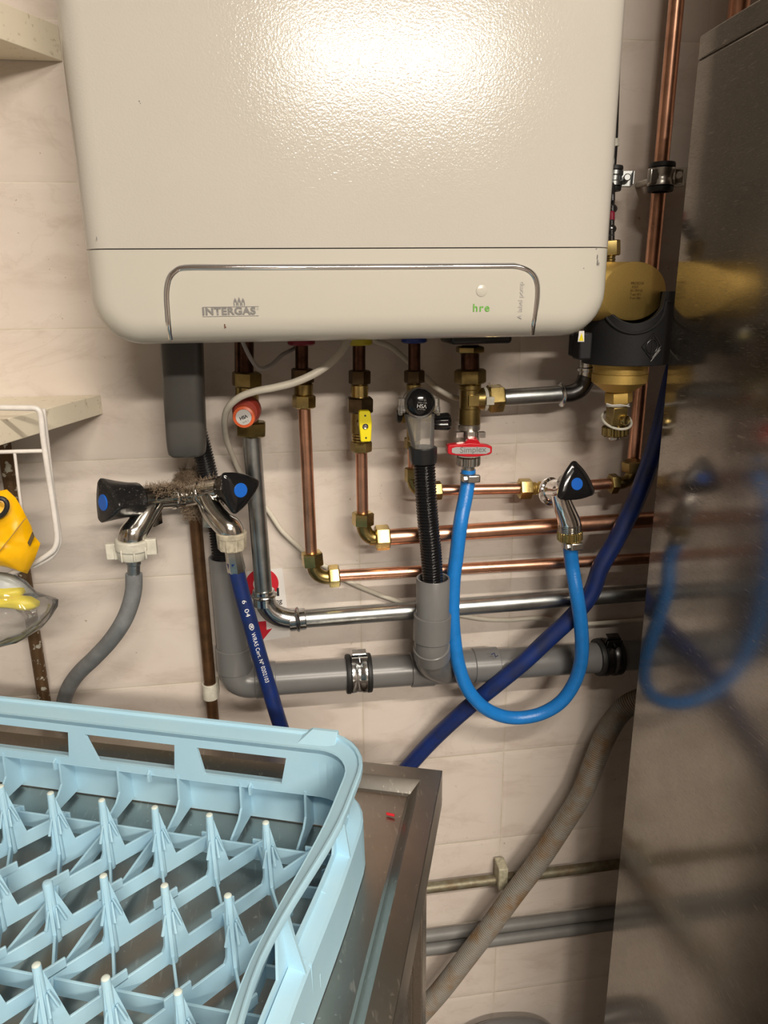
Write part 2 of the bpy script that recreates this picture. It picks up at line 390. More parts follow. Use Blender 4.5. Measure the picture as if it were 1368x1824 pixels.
# ---------------------------------------------------------------- boiler
BX0, BX1, BZ0, BZ1, BYF, BRD = -0.1570, 0.3020, CZ-0.0372, CZ+0.68, 0.655, 0.022
SEAM = CZ+0.0402
def rrect(x0, x1, z0, z1, rb, rt, d, y, n=8):
    x0 += d; x1 -= d; z0 += d; z1 -= d; rb = max(rb-d, 0.001); rt = max(rt-d, 0.001); o = []
    for cx, cz, r, a in ((x1-rb, z0+rb, rb, -90), (x1-rt, z1-rt, rt, 0), (x0+rt, z1-rt, rt, 90), (x0+rb, z0+rb, rb, 180)):
        for k in range(n+1):
            t = math.radians(a+90*k/n); o.append(Vector((cx+r*math.cos(t), y, cz+r*math.sin(t))))
    return o
def boiler_y(z):
    d = max(0.0, BRD-(z-BZ0)); return BYF + BRD - math.sqrt(max(0, BRD**2-d*d))
boiler = thing('wall_boiler', 'large white wall-hung gas boiler with chrome arched trim above all the pipes', 'boiler', (0.0725, 0.78, BZ0))
def boiler_shell(keep_up):
    mb = MB(); R = []
    for y, d in [(WALL-0.003, 0.012), (WALL-0.012, 0.0)]: R.append(rrect(BX0, BX1, BZ0, BZ1, 0.040, 0.03, d, y))
    for k in range(9):
        a = math.radians(90*k/8)
        R.append(rrect(BX0, BX1, BZ0, BZ1, 0.040, 0.03, BRD*(1-math.cos(a)), BYF+BRD-BRD*math.sin(a)))
    mb.rings(R)
    g = 0.00045
    geo = mb.bm.verts[:]+mb.bm.edges[:]+mb.bm.faces[:]
    r = bmesh.ops.bisect_plane(mb.bm, geom=geo, plane_co=(0, 0, SEAM+(g if keep_up else -g)), plane_no=(0, 0, 1), clear_inner=keep_up, clear_outer=not keep_up)
    bmesh.ops.holes_fill(mb.bm, edges=[e for e in mb.bm.edges if e.is_boundary], sides=0)
    return mb
boiler_shell(True).build('casing', M['boiler'], boiler, ang=50)
low = boiler_shell(False).build('lower_panel', M['boiler_low'], boiler, ang=50)
mb = MB(); mb.box((0.0725, 0.80, SEAM), (0.43, 0.15, 0.006)); mb.build('seam_backing', M['ink_grey'], boiler)
def onb(px, py, off=0.0006):
    y = BYF
    for _ in range(4):
        p = P(px, py, y-off); y = boiler_y(p.z)
    return P(px, py, y-off)
arch = [(304, 604), (301, 580), (299, 555), (297.5, 530), (298.5, 512), (303, 495), (313, 483), (330, 477.5), (400, 477), (500, 476.7), (600, 476.2), (700, 475.7), (800, 475), (900, 474.3), (920, 475), (938, 480), (950, 490), (956, 505), (957, 525), (954.5, 550), (951, 575), (948.5, 595)]
tp = [onb(*q, 0.0002) for q in arch]
mb = MB(); mb.tube(path(tp, 4), 0.0019, 10, flat=0.8); mb.build('chrome_trim', M['chrome'], boiler)
tp2 = [p+Vector((0, 0.0007, 0.0022)) if 6 < i < 15 else p+Vector((-0.0021 if i <= 6 else 0.0021, 0.0007, 0.0008)) for i, p in enumerate(tp)]
mb = MB(); mb.tube(path(tp2, 4), 0.0008, 6); mb.build('painted_shadow_gap', M['ink_grey'], boiler)  # dark grey tube painted in as the shadow gap around the trim
XR, ZU = Vector((1, 0, 0)), Vector((0, 0, 1))
def bw(pxa, pxb, py): return (onb(pxb, py)-onb(pxa, py)).length
text('brand_lettering', 'INTERGAS', onb(408, 554), XR, ZU, bw(361, 456, 554), M['ink_grey'], boiler, bold=0.04, height=0.0064, spacing=1.08)
for py in (546, 562.5):
    mb = MB(); a, b_ = onb(361, py), onb(461, py); mb.box((a+b_)/2, ((b_-a).length, 0.0003, 0.0005)); mb.build('lettering_rule', M['ink_light'], boiler)
text('registered_mark', '®', onb(459, 550), XR, ZU, 0.0017, M['ink_light'], boiler)
mb = MB()
for k, px in enumerate((419, 426, 433)):
    c = onb(px, 538.5); pts = []
    for s, q in ((-1.0, -0.0040), (-1.25, -0.001), (-0.9, 0.0018), (0, 0.0052 if k == 1 else 0.0042), (0.9, 0.0018), (1.25, -0.001), (1.0, -0.0040), (0.45, -0.0040), (0.55, -0.0005), (0, 0.001), (-0.55, -0.0005), (-0.45, -0.0040)):
        pts.append(c+Vector((s*0.00125, 0, q*0.86)))
    mb = MB(); mb.prism(pts, (0, 0.0004, 0)); mb.build('flame_emblem', M['ink_grey'], boiler, smooth=False)
text('model_lettering', 'hre', onb(857.5, 548), XR, ZU, bw(843, 872, 548), M['ink_green'], boiler, bold=0.012, height=0.0068, spacing=1.2)
text('side_lettering', 'A label pomp', onb(928.5, 535), ZU, -XR, 0.0318, M['ink_light'], boiler, height=0.0056)
mb = MB(); c = onb(858, 518); mb.rev(c+Vector((0, 0.0010, 0)), c+Vector((0, -0.001, 0)), [(0, 0.0052), (0.0008, 0.0050), (0.0012, 0.0042), (0.0010, 0.0)], 28, caps=False)
mb.build('reset_button', M['boiler_low'], boiler)
def blotch(pts, name, mat, parent):
    for cx, cy, rx, ry in pts:
        mb = MB(); c = onb(cx, cy, 0.0003); k = (P(cx+1, cy, BYF)-P(cx, cy, BYF)).length
        poly = [c+Vector((math.cos(2*PI*i/9)*rx*k*random.uniform(0.6, 1.2), 0, math.sin(2*PI*i/9)*ry*k*random.uniform(0.6, 1.2))) for i in range(9)]
        mb.prism(poly, (0, 0.0004, 0)); mb.build(name, mat, parent, smooth=False)
blotch([(400, 579, 1.6, 2.5), (401, 583, 2.2, 2.2)], 'rust_chip', M['rust'], boiler)
blotch([(1064.5, 458, 0.7, 5), (1065, 467, 1.0, 5), (1067, 470, 0.7, 3), (1040, 478, 1, 1), (1063, 443, 1.2, 1), (248, 180, 1.5, 1.5), (250, 184, 1, 1), (172, 424, 0.8, 3), (770, 183, 0.8, 0.8)], 'scuff_mark', M['ink_grey'], boiler)
# collars under the casing, children of the boiler
UY = 0.832          # distance of the connection row
def vx(px, py, y=UY): return P(px, py, y)
def collar(name, px, py, w, mat, h=0.016, seg=6):
    c = vx(px, py); r = RR(w, px, py, UY); mb = MB(); mb.hexnut(c, c+Vector((0, 0, h)), r, 0.3, seg if seg else 6); mb.build(name, mat, boiler)
collar('red_union_collar', 537, 615, 50, M['crimson'], 0.03, 12)
collar('yellow_union_collar', 640, 615, 47, M['yellow_collar'], 0.03, 12)
collar('blue_union_collar', 737.5, 611, 46, M['blue_collar'], 0.03, 12)
mb = MB(); a, b_ = P(800, 614, 0.80), P(908, 611, 0.80); mb.box((a+b_)/2+Vector((0, 0.02, 0.013)), ((b_-a).length, 0.06, 0.026)); mb.build('black_pump_housing', M['black'], boiler, bevel=0.004)
c = vx(837, 629); mb = MB(); mb.hexnut(c, c+Vector((0, 0, 0.008)), RR(52, 837, 625, UY)); mb.build('brass_pump_nut', M['brass_dull'], boiler)
# ---------------------------------------------------------------- pipe runs
def vert(A, zbot, pxref=None):
    return Vector((A.x, A.y, zbot))
def hexv(mb, pxc, py0, py1, wpx, y=UY, phase=0.25):
    a, b_ = P(pxc, py1, y), P(pxc, py0, y); mb.hexnut(a, b_, RR(wpx, pxc, (py0+py1)/2, y)*1.04, phase); return mb
def hexseg(mb, p0, p1, wpx, y, phase=0.25):
    a, b_ = P(*p0, y), P(*p1, y); mb.hexnut(a, b_, RR(wpx, p0[0], p0[1], y)*1.04, phase); return mb
def cylv(mb, pxc, py0, py1, wpx, y=UY, ch=0.001, w2=None):
    a, b_ = P(pxc, py1, y), P(pxc, py0, y); r = RR(wpx, pxc, (py0+py1)/2, y); mb.cyl(a, b_, r, 24, ch); return mb
def cylp(mb, p0, p1, wpx, y, ch=0.0, y2=None, w2=None):
    a, b_ = P(*p0, y), P(*p1, y if y2 is None else y2); r = RR(wpx, *p0, y); r2 = RR(w2, *p1, y if y2 is None else y2) if w2 else r
    mb.cyl(a, b_, r, 24, ch, r2); return mb
def elbow(mb, p0, pc, p1, wpx, y, n=8):
    A, C, B = P(*p0, y), P(*pc, y), P(*p1, y); pts = []
    for k in range(n+1):
        t = k/n; pts.append(A*(1-t)**2 + C*2*t*(1-t) + B*t*t)
    mb.tube(pts, RR(wpx, *pc, y), 20); return mb
# --- heating flow: tarnished stub, galvanised drop, press elbow, long horizontal
flow = thing('heating_flow_pipe', 'galvanised steel pipe dropping from the orange-capped valve and turning right across the wall', 'pipe', P(449, 784, UY))
mb = MB(); cylv(mb, 435, 560, 664, 34); mb.build('copper_stub', M['copper_dark'], flow, label='tarnished copper stub')
mb = MB(); cylp(mb, (447.5, 770), (469.8, 1056), 32.5, UY); mb.build('vertical_tube', M['zinc'], flow)
mb = MB(); elbow(mb, (470, 1058), (474, 1106), (536, 1103), 37, UY, 12)
cylp(mb, (469.3, 1050), (471, 1078), 39, UY, 0.001); cylp(mb, (515, 1105.5), (545, 1102), 39, UY, 0.001)
mb.build('press_elbow', M['zinc_bright'], flow, label='shiny press elbow')
for a, b_ in (((470, 1056), (470.5, 1064)), ((526.5, 1104), (534.5, 1103))):
    mb = MB(); A, B = P(*a, UY), P(*b_, UY); r = RR(38, *a, UY); L = (B-A).length
    mb.rev(A, B, [(0, r), (L*0.2, r*1.14), (L*0.5, r*1.2), (L*0.8, r*1.14), (L, r)], 28); mb.build('press_ring', M['zinc_bright'], flow)
mb = MB(); A = P(540, 1102.6, UY); B = P(1112, 1058.4, UY); B = A+(B-A)*1.35; mb.cyl(A, B, RR(32, 540, 1102, UY), 28); mb.build('horizontal_tube', M['zinc'], flow)
# safety valve with orange cap
sv = thing('safety_valve', 'brass relief valve with a round orange cap on top of the galvanised drop', 'valve', P(440, 735, UY))
mb = MB(); hexv(mb, 439.5, 662, 690, 52); mb.build('upper_nut', M['brass_dull'], sv)
mb = MB(); cylv(mb, 440, 688, 760, 41); mb.build('valve_body', M['brass_dull'], sv)
mb = MB(); hexv(mb, 448, 750, 777, 54, phase=0.0); mb.build('lower_nut', M['brass_dull'], sv)
YC = 0.786
c0 = P(438, 733, UY-0.012); c1 = P(437.5, 734, YC); cf = P(434, 741, YC-0.008)
ax = Vector((-0.06, -1, 0.0)).normalized(); r = RR(51, 437, 733, YC)
mb = MB(); L = 0.034; mb.rev(c1-ax*L, c1, [(0, r*0.6), (0.012, r*0.98), (0.016, r), (L-0.008, r), (L-0.003, r*0.93), (L, r*0.80)], 40); mb.build('cap_skirt', M['orange_dark'], sv, label='dark red ribbed cap skirt')
mb = MB(); r2 = RR(40, 434, 741, YC); cc = c1+Vector((-0.0015, 0, -0.0042)); mb.rev(cc-ax*0.004, cc+ax*0.008, [(0, r2*0.98), (0.009, r2), (0.0115, r2*0.94), (0.0125, r2*0.72), (0.0115, r2*0.68)], 36); capo = mb.build('cap_face', M['orange'], sv, label='bright orange cap ring')
cs = cc+ax*0.0082; mb = MB(); mb.cyl(cs-ax*0.001, cs+ax*0.0004, r2*0.69, 32); mb.build('sticker', M['silver_label'], capo)
tx = Vector((-0.93, 0.06, -0.36)).normalized(); ty = tx.cross(ax).normalized(); ty = ty if ty.z < 0 else -ty
text('sticker_lettering', 'VSH', cs+ax*0.0006, tx, ty, r2*0.72, M['ink'], capo, bold=0.04)
text('sticker_lettering', '3 BAR', cs+ax*0.0006+ty*r2*0.42, tx, ty, r2*0.6, M['ink_grey'], capo)
# --- hot water: copper drop, elbow, thin copper horizontal
hot = thing('hot_water_pipe', 'copper pipe below the red collar turning right into the lowest copper horizontal', 'pipe', P(542, 731, UY))
mb = MB(); cylv(mb, 537.5, 590, 660, 23); mb.build('dark_stub', M['copper_dark'], hot, label='dark tarnished stub')
mb = MB(); hexv(mb, 539, 656, 682, 40); mb.build('union_nut', M['bronze'], hot)
mb = MB(); cylv(mb, 541, 682, 704, 33, ch=0.0015); mb.build('union_sleeve', M['brass_dull'], hot)
mb = MB(); hexv(mb, 541.5, 703, 727, 40, phase=0.35); mb.build('compression_nut', M['brass'], hot)
mb = MB(); cylp(mb, (541.8, 722), (554.5, 990), 22.5, UY); mb.build('vertical_tube', M['copper'], hot)
mb = MB(); hexseg(mb, (557.5, 1008), (555, 983), 38, UY, 0.2); mb.build('elbow_nut', M['brass'], hot)
mb = MB(); elbow(mb, (558, 1004), (560, 1032), (592, 1028), 25, UY); cylp(mb, (572, 1029.5), (588, 1027.5), 21, UY, 0.0012); mb.build('elbow', M['brass_dull'], hot)
mb = MB(); hexseg(mb, (585, 1027), (605, 1025), 39, UY, 0.1); mb.build('elbow_nut', M['brass'], hot)
mb = MB(); A, B = P(600, 1025.5, UY), P(1110, 996.8, UY); mb.cyl(A, A+(B-A)*1.4, RR(21, 640, 1022, UY), 24); mb.build('horizontal_tube', M['copper'], hot)
# --- gas: stub, nuts, cock with yellow handle, copper, elbow, 22 mm horizontal
gas = thing('gas_pipe', 'copper pipe below the yellow-handled cock turning right into the thick copper horizontal', 'pipe', P(645, 900, UY))
mb = MB(); cylv(mb, 639.5, 590, 662, 23); mb.build('stub', M['copper_dark'], gas, label='tarnished stub')
mb = MB(); cylp(mb, (643.5, 800), (645.8, 918), 21.5, UY); mb.build('vertical_tube', M['copper'], gas)
mb = MB(); hexv(mb, 646.5, 912, 936, 38); mb.build('elbow_nut', M['brass'], gas)
mb = MB(); elbow(mb, (647, 930), (648, 962), (676, 958), 26, UY); cylp(mb, (657, 959), (674, 957.5), 26, UY, 0.0012); mb.build('elbow', M['brass_dull'], gas)
mb = MB(); hexseg(mb, (668, 958.2), (694, 956.5), 44, UY, 0.1); mb.build('elbow_nut', M['brass'], gas)
mb = MB(); A, B = P(690, 957, UY), P(1110, 928.7, UY); mb.cyl(A, A+(B-A)*1.5, RR(29.5, 696, 957, UY), 28); mb.build('horizontal_tube', M['copper'], gas)
gv = thing('gas_cock', 'brass gas cock with a yellow lever hanging in the third pipe from the left', 'valve', P(642, 740, UY))
mb = MB(); hexv(mb, 640.5, 659, 685, 38); mb.build('top_nut', M['bronze'], gv)
mb = MB(); cylv(mb, 640.5, 684, 710, 31, ch=0.0015); mb.build('neck', M['brass'], gv)
mb = MB(); hexv(mb, 641.5, 707, 735, 48, phase=0.0); mb.build('large_nut', M['bronze'], gv, label='large dark nut')
mb = MB(); cylv(mb, 642, 733, 772, 34, ch=0.001); mb.build('valve_body', M['brass_dull'], gv)
mb = MB()
for py in (774, 779, 784): cylv(mb, 643, py-2, py+2, 33, ch=0.0006)
mb.build('thread', M['brass'], gv)
mb = MB(); hexv(mb, 643.3, 785, 805, 37, phase=0.35); mb.build('bottom_nut', M['brass_dull'], gv)
HY = 0.797
hp = [(639.5, 735), (641, 732), (658, 732), (660, 735), (662.5, 753), (661, 785), (659, 787), (643.5, 787.5), (642.5, 785), (639.5, 753)]
mb = MB(); mb.prism([P(x, y, HY) for x, y in hp], (0, 0.010, 0)); hd = mb.build('lever', M['yellow'], gv, bevel=0.0012)
c = P(650.8, 760, HY); mb = MB(); mb.rev(c+Vector((0, 0.002, 0)), c+Vector((0, -0.01, 0)), [(0, 0.0034), (0.0024, 0.0034), (0.0036, 0.0022), (0.0032, 0.0012)], 20); mb.build('screw', M['zinc_bright'], hd)
for q in ((650.5, 740.5), (652, 780)):
    mb = MB(); c = P(*q, HY); mb.cyl(c+Vector((0, 0.002, 0)), c+Vector((0, -0.0002, 0)), 0.0011, 12); mb.build('pin_hole', M['ink'], hd)
c = P(651, 760, HY); mb = MB(); mb.cyl(c+Vector((-0.002, 0.009, 0)), c+Vector((-0.004, 0.04, 0)), 0.005, 16); mb.build('spindle', M['brass_dull'], gv)
CY_ = 0.852
# --- cold water: inlet valve, copper, elbow, horizontal to tee, elbow, riser with clamp
cold = thing('cold_water_pipe', 'copper pipe running right past the chrome tap, then up beside the steel cabinet', 'pipe', P(870, 870, CY_))
mb = MB(); cylp(mb, (733, 795), (734.5, 850), 15, CY_+0.004); mb.build('short_tube', M['copper'], cold)
mb = MB(); hexv(mb, 734, 833, 858, 26, CY_+0.002); mb.build('elbow_nut', M['brass_dull'], cold)
mb = MB(); elbow(mb, (735, 852), (736, 880), (772, 874), 22, CY_); mb.build('elbow', M['brass_dull'], cold)
mb = MB(); hexseg(mb, (768, 874.5), (786.5, 873), 33, CY_, 0.1); mb.build('elbow_nut', M['brass_dull'], cold)
mb = MB(); cylp(mb, (780, 873.3), (932, 870.3), 19.5, CY_); mb.build('left_tube', M['copper'], cold)
mb = MB(); hexseg(mb, (923.5, 870.7), (946.5, 870.3), 36, CY_, 0.1); mb.build('tee_nut', M['brass'], cold)
mb = MB(); cylp(mb, (946, 870.2), (962, 870), 20, CY_, 0.0012); cylp(mb, (949, 870.2), (955, 870.1), 23, CY_, 0.001)
A, B = P(958, 870, CY_), P(1000, 868, CY_); mb.cyl(A, B, RR(25, 960, 870, CY_), 24, 0.002); A = P(976, 869, CY_); mb.cyl(A, A+Vector((0.002, -0.020, -0.002)), RR(32, 976, 869, CY_), 24)
mb.build('tee', M['brass_satin'], cold)
mb = MB(); cylp(mb, (995, 868), (1092, 861), 19.5, CY_); mb.build('middle_tube', M['copper'], cold)
mb = MB(); hexseg(mb, (1085, 862), (1100, 861), 35, CY_, 0.1); mb.build('elbow_nut', M['brass_dull'], cold)
mb = MB(); elbow(mb, (1096, 861), (1128, 862), (1127.5, 830), 22, CY_); mb.build('elbow', M['brass_dull'], cold)
mb = MB(); hexv(mb, 1128, 820, 840, 38); mb.build('elbow_nut', M['brass_dull'], cold)
mb = MB(); A, B = P(1128.8, 822, CY_), P(1205.3, 0, CY_+0.004); mb.cyl(A, A+(B-A)*1.5, RR(24.2, 1150, 600, CY_), 28); mb.build('riser_tube', M['copper'], cold)
# inlet combination valve with clear tundish
iv = thing('inlet_safety_group', 'cold inlet valve with clear tundish, black cap and side knobs under the blue collar', 'valve', P(738, 740, CY_))
mb = MB(); cylv(mb, 738, 590, 664, 22); mb.build('dark_stub', M['copper_dark'], iv)
mb = MB(); hexv(mb, 738, 659, 683, 35); mb.build('top_nut', M['bronze'], iv)
mb = MB(); cylv(mb, 737, 682, 786, 26, ch=0.002); A = P(737, 742, CY_); mb.cyl(A+Vector((-0.0165, 0, 0)), A+Vector((0.03, 0, 0)), 0.0075, 20, 0.001); B = P(750, 720, CY_); mb.cyl(B, B+Vector((0, -0.022, 0)), 0.013, 24); mb.build('valve_body', M['brass_dull'], iv)
mb = MB(); hexv(mb, 734, 779, 799, 27, CY_+0.002); mb.build('bottom_nut', M['brass_dull'], iv)
TY = 0.797
A = P(716, 741, CY_); mb = MB(); r = RR(24, 707, 741, CY_); mb.rev(A, A+Vector((-0.02, 0, 0)), [(0, r*0.85), (0.0012, r), (0.0052, r), (0.0066, r*0.86)], 24); mb.build('left_knob', M['black'], iv)
A = P(771, 752, CY_-0.012); mb = MB(); r = RR(32, 785, 753, CY_-0.012); prof = []
R_ = []
for t, k in ((0, 0.86), (0.001, 0.9), (0.016, 1.0), (0.0188, 0.98), (0.0205, 0.84)):
    R_.append([A+Vector((t, 0, 0))+r*k*(0.93+0.07*math.cos(9*2*PI*i/54))*(Vector((0, math.cos(2*PI*i/54), math.sin(2*PI*i/54)))) for i in range(54)])
mb.rings(R_); mb.build('right_knob', M['black_gloss'], iv, ang=50)
c = P(746, 718, TY); r = RR(56, 746, 718, TY); axt = Vector((0.0, -1, 0.06)).normalized()
mb = MB(); mb.rev(c-axt*0.016, c+axt*0.012, [(0, r*0.90), (0.004, r*0.98), (0.022, r), (0.026, r*0.95), (0.028, r*0.88), (0.0262, r*0.85)], 40)
tun = mb.build('tundish_ring', M['clear_plastic'], iv, label='clear plastic ring')
mb = MB(); R_ = []
for py, x0, x1, dep in ((736, 720, 775, 0.013), (748, 722, 773.5, 0.013), (765, 726, 773.5, 0.0135), (782, 730, 773, 0.0135), (799, 733.5, 772.5, 0.0135)):
    a, b_ = P(x0, py, TY), P(x1, py, TY); cc = (a+b_)/2; rx = (b_-a).length/2
    R_.append([cc+Vector((rx*math.cos(2*PI*i/32), dep*math.sin(2*PI*i/32), 0)) for i in range(32)])
mb.rings(R_, True, False, False); mb.build('tundish_funnel', M['clear_plastic'], iv, label='clear tapering funnel')
for s, px in ((-1, 716), (1, 777)):
    mb = MB(); a = P(px, 722, TY); mb.box(a+Vector((0, 0, 0)), (0.006, 0.012, 0.016)); mb.box(a+Vector((s*0.002, 0, -0.006)), (0.004, 0.008, 0.010))
    mb.build('tundish_ear', M['clear_plastic'], iv, bevel=0.001)
cb = P(748, 717, TY-0.008); mb = MB(); r = RR(49, 748, 717, TY); mb.rev(cb-axt*0.014, cb+axt*0.008, [(0, r*0.97), (0.016, r), (0.0185, r*0.93), (0.0205, r*0.72), (0.022, r*0.4), (0.0224, 0.0005)], 36); cap = mb.build('black_cap', M['black_gloss'], iv, label='glossy black domed cap')
tx = Vector((-0.97, 0, 0.1)).normalized(); ty = Vector((-0.1, 0, -0.97)).normalized(); cp = cb+axt*0.0095
for s, off, wd in (('VSH', -0.0002, 0.0105), ('VSH VALVE', 0.0042, 0.009), ('DN15  8 BAR', -0.0048, 0.010), ('15 mm', -0.0084, 0.007)):
    text('cap_lettering', s, cp+Vector((0.0005, 0.0005, -0.0035))-ty*(-off)*0.8, tx, ty, wd, M['ink_light' if s != 'VSH' else 'ink_white'], cap)
# --- return: tee, filling valve
ret = thing('return_tee', 'brass tee under the black pump housing with a nut branching right', 'pipe fitting', P(837, 720, UY))
mb = MB(); cylv(mb, 837.5, 615, 666, 33); mb.build('dark_stub', M['copper_dark'], ret, label='dark stub')
mb = MB(); hexv(mb, 837.5, 657, 684, 54); mb.build('top_nut', M['brass_dull'], ret)
mb = MB(); cylv(mb, 837, 682, 757, 37, ch=0.0015); cylv(mb, 837, 684, 694, 40, ch=0.001); cylv(mb, 836.5, 726, 756, 38.5, ch=0.001)
A = P(837, 711, UY); Bq = P(868, 710.5, UY); mb.cyl(A, Bq, RR(40, 845, 711, UY), 24, 0.002); mb.box(A+Vector((0.001, -0.0135, 0.0)), (0.012, 0.004, 0.012)); mb.build('tee_body', M['brass_dull'], ret)
mb = MB(); cylp(mb, (860, 711), (867, 710.6), 42, UY, 0.001); A = P(864, 711, UY); mb.box(A+Vector((0.002, -0.0145, 0)), (0.009, 0.004, 0.009)); mb.build('white_gasket', M['white_plastic'], ret, label='white plastic gasket')
mb = MB(); hexseg(mb, (868, 710.5), (896, 708.5), 49, UY, 0.12); mb.build('branch_nut', M['brass'], ret)
fv = thing('filling_valve', 'nickel filling valve with a red lever under the brass tee', 'valve', P(836, 790, UY))
mb = MB(); cylv(mb, 835.5, 754, 766, 40, ch=0.001); mb.build('collar', M['nickel'], fv)
mb = MB(); cylv(mb, 836, 764, 800, 31, ch=0.001); cylv(mb, 836, 779, 800, 36, ch=0.001)
for px in (818, 838, 857): A = P(px, 774, UY-(0.017 if px == 838 else 0.005)); mb.box(A, (0.0085, 0.008, 0.0065))
mb.build('valve_body', M['nickel'], fv)
HY = 0.800
hp = [(797.5, 796), (800, 793), (820, 791), (838, 789), (856, 790.5), (873, 794), (877, 796), (876.5, 807), (872, 810), (850, 814), (830, 814), (802, 810), (797.5, 808)]
mb = MB(); mb.prism([P(x, y, HY) for x, y in hp], (0, 0.012, 0)); mb.tube([P(841, 795, HY+0.006), P(840, 788, HY+0.014), P(838, 782, HY+0.03)], [0.010, 0.008, 0.006], 16); lev = mb.build('lever', M['red_plastic'], fv, bevel=0.001)
ip = [(805, 799), (812, 796.5), (866, 796.5), (873, 799), (873, 805), (866, 808.5), (812, 808.5), (805, 806)]
mb = MB(); mb.prism([P(x, y, HY-0.0006) for x, y in ip], (0, 0.002, 0)); mb.build('grey_inset', M['grey_inset'], lev)
text('lever_lettering', 'Simplex', P(843, 802.5, HY-0.0008), XR, ZU, 0.031, M['ink_grey'], lev, bold=0.01)
def knurl(mb, A, B, r, n=22, depth=0.07):
    d = (B-A); L = d.length; d = d/L; h = Vector((0, -1, 0)); N = (h-d*h.dot(d)).normalized(); Bn = d.cross(N); R_ = []
    for t, k in ((0, 0.9), (L*0.12, 1), (L*0.88, 1), (L, 0.9)):
        R_.append([A+d*t+r*k*(1-depth*(1 if (i % 4) < 2 else 0))*(math.cos(2*PI*i/(4*n))*N+math.sin(2*PI*i/(4*n))*Bn) for i in range(4*n)])
    mb.rings(R_); return mb
mb = MB(); knurl(mb, P(834, 829, UY), P(834.5, 812, UY), RR(43, 834, 820, UY), 16, 0.08); mb.build('knurled_nut', M['nickel'], fv, ang=25)
mb = MB(); cylv(mb, 834, 828, 842, 24, ch=0.001); mb.build('hose_tail', M['nickel'], fv)
# --- grey steel tube to the filter
rp = thing('return_pipe', 'short grey steel pipe from the brass tee to the magnetic filter', 'pipe', P(940, 705, UY))
mb = MB(); cylp(mb, (890, 708.6), (1000, 702), 30.5, UY); mb.build('tube', M['zinc'], rp)
A, B = P(996, 703, UY), P(1004, 702.5, UY); r = RR(34, 1000, 703, UY); L = (B-A).length
mb = MB(); mb.rev(A, B, [(0, r), (L*0.2, r*1.22), (L*0.5, r*1.3), (L*0.8, r*1.22), (L, r)], 28); mb.build('press_ring', M['zinc_bright'], rp)
ep = path([P(1000, 702.5, UY), P(1016, 701, UY), P(1032, 694, UY), P(1041, 682, UY), P(1045, 671, UY)], 6)
mb = MB(); mb.tube(path([P(1043.5, 676, UY), P(1046, 664, UY), P(1047, 640, UY), P(1047, 615, UY)], 6), RR(30, 1046, 660, UY), 22); mb.build('riser_end', M['zinc_bright'], rp)
mb = MB(); mb.tube(ep, RR(31, 1020, 700, UY), 22); mb.build('press_elbow', M['steel_dark'], rp, label='dark shiny elbow')
A, B = P(1047, 660, UY), P(1047, 653, UY); r = RR(34, 1047, 655, UY); L = (B-A).length
mb = MB(); mb.rev(A, B, [(0, r), (L*0.2, r*1.15), (L*0.8, r*1.15), (L, r)], 28); mb.build('press_ring', M['zinc_bright'], rp)
# ---------------------------------------------------------------- magnetic filter
FY = 0.787
def project(p):
    q = Vector(p)-Vector((0, 0, CZ)); d = q.dot(AF); return 684+FPX*q.dot(AX)/d, 912+FPX*q.dot(AD)/d
mf = thing('magnetic_filter', 'brass dirt filter in a black moulded jacket beside the right edge of the boiler', 'filter', P(1112, 650, FY))
mb = MB(); hexv(mb, 1089, 428, 456, 30, FY, 0.2); mb.build('inlet_nut', M['brass'], mf)
mb = MB()
for py in (458, 463, 468, 473): cylv(mb, 1086, py-2.4, py+2.4, 20, FY, 0.0008)
mb.build('inlet_thread', M['brass_dull'], mf)
HYF = FY-0.013
dc = P(1131, 519, HYF); r = RR(100, 1131, 519, HYF)
mb = MB(); seg = 48; R_ = []
for x0, k, cut in ((dc.x-0.10, 0.95, 0), (dc.x-0.095, 1, 0), (None, 1, 1), (None, 0.965, 1)):
    ring = []
    for i in range(seg):
        a = 2*PI*i/seg; y, z = r*k*math.cos(a), r*k*math.sin(a)
        x = dc.x+y*1.7+(0.0012 if k < 1 else 0) if cut else x0
        ring.append(Vector((x, HYF+y, dc.z+z)))
    R_.append(ring)
mb.rings(R_); head = mb.build('brass_head', M['brass_satin'], mf, ang=30)
nrm = Vector((0.725, -0.69, 0)).normalized(); nrm = Vector((1.0, -1.7, 0)).normalized()
txx = Vector((1.7, 1.0, 0)).normalized()
for i, s in enumerate(('SPIROTECH BV', 'XC022F', 'EN 13959 UE', 'T max 110°C', 'P max 10bar')):
    wd = (0.0245, 0.012, 0.022, 0.020, 0.020)[i]
    text('engraved_lettering', s, dc+Vector((0.0016, -0.0004, 0.0085-0.0038*i))+txx*(0.001+(wd-0.0245)*0.35), txx, ZU, wd, M['ink_brown'], head, height=0.0026)
jc = P(1117, 600, FY); RJ = 0.0475
zt, zb = P(1180, 519, FY-0.02).z, P(1135, 653, FY-RJ).z
mb = MB(); seg = 96; R_o, R_i, B_o, B_i = [], [], [], []
def jtop(th):
    x, y = jc.x+RJ*math.cos(th), FY+RJ*math.sin(th)
    if math.sin(th) > 0.25: return zt
    z = zt
    for _ in range(4):
        px, py = project((x, y, z)); d = px-1131
        if abs(d) >= 55: z = P(px, 521, y).z if px > 1131 else P(px, 519, y).z; break
        z = P(px, 519+math.sqrt(57*57-d*d), y).z
    return min(z, zt) if abs(d) < 55 else zt
rows = 14; G = []
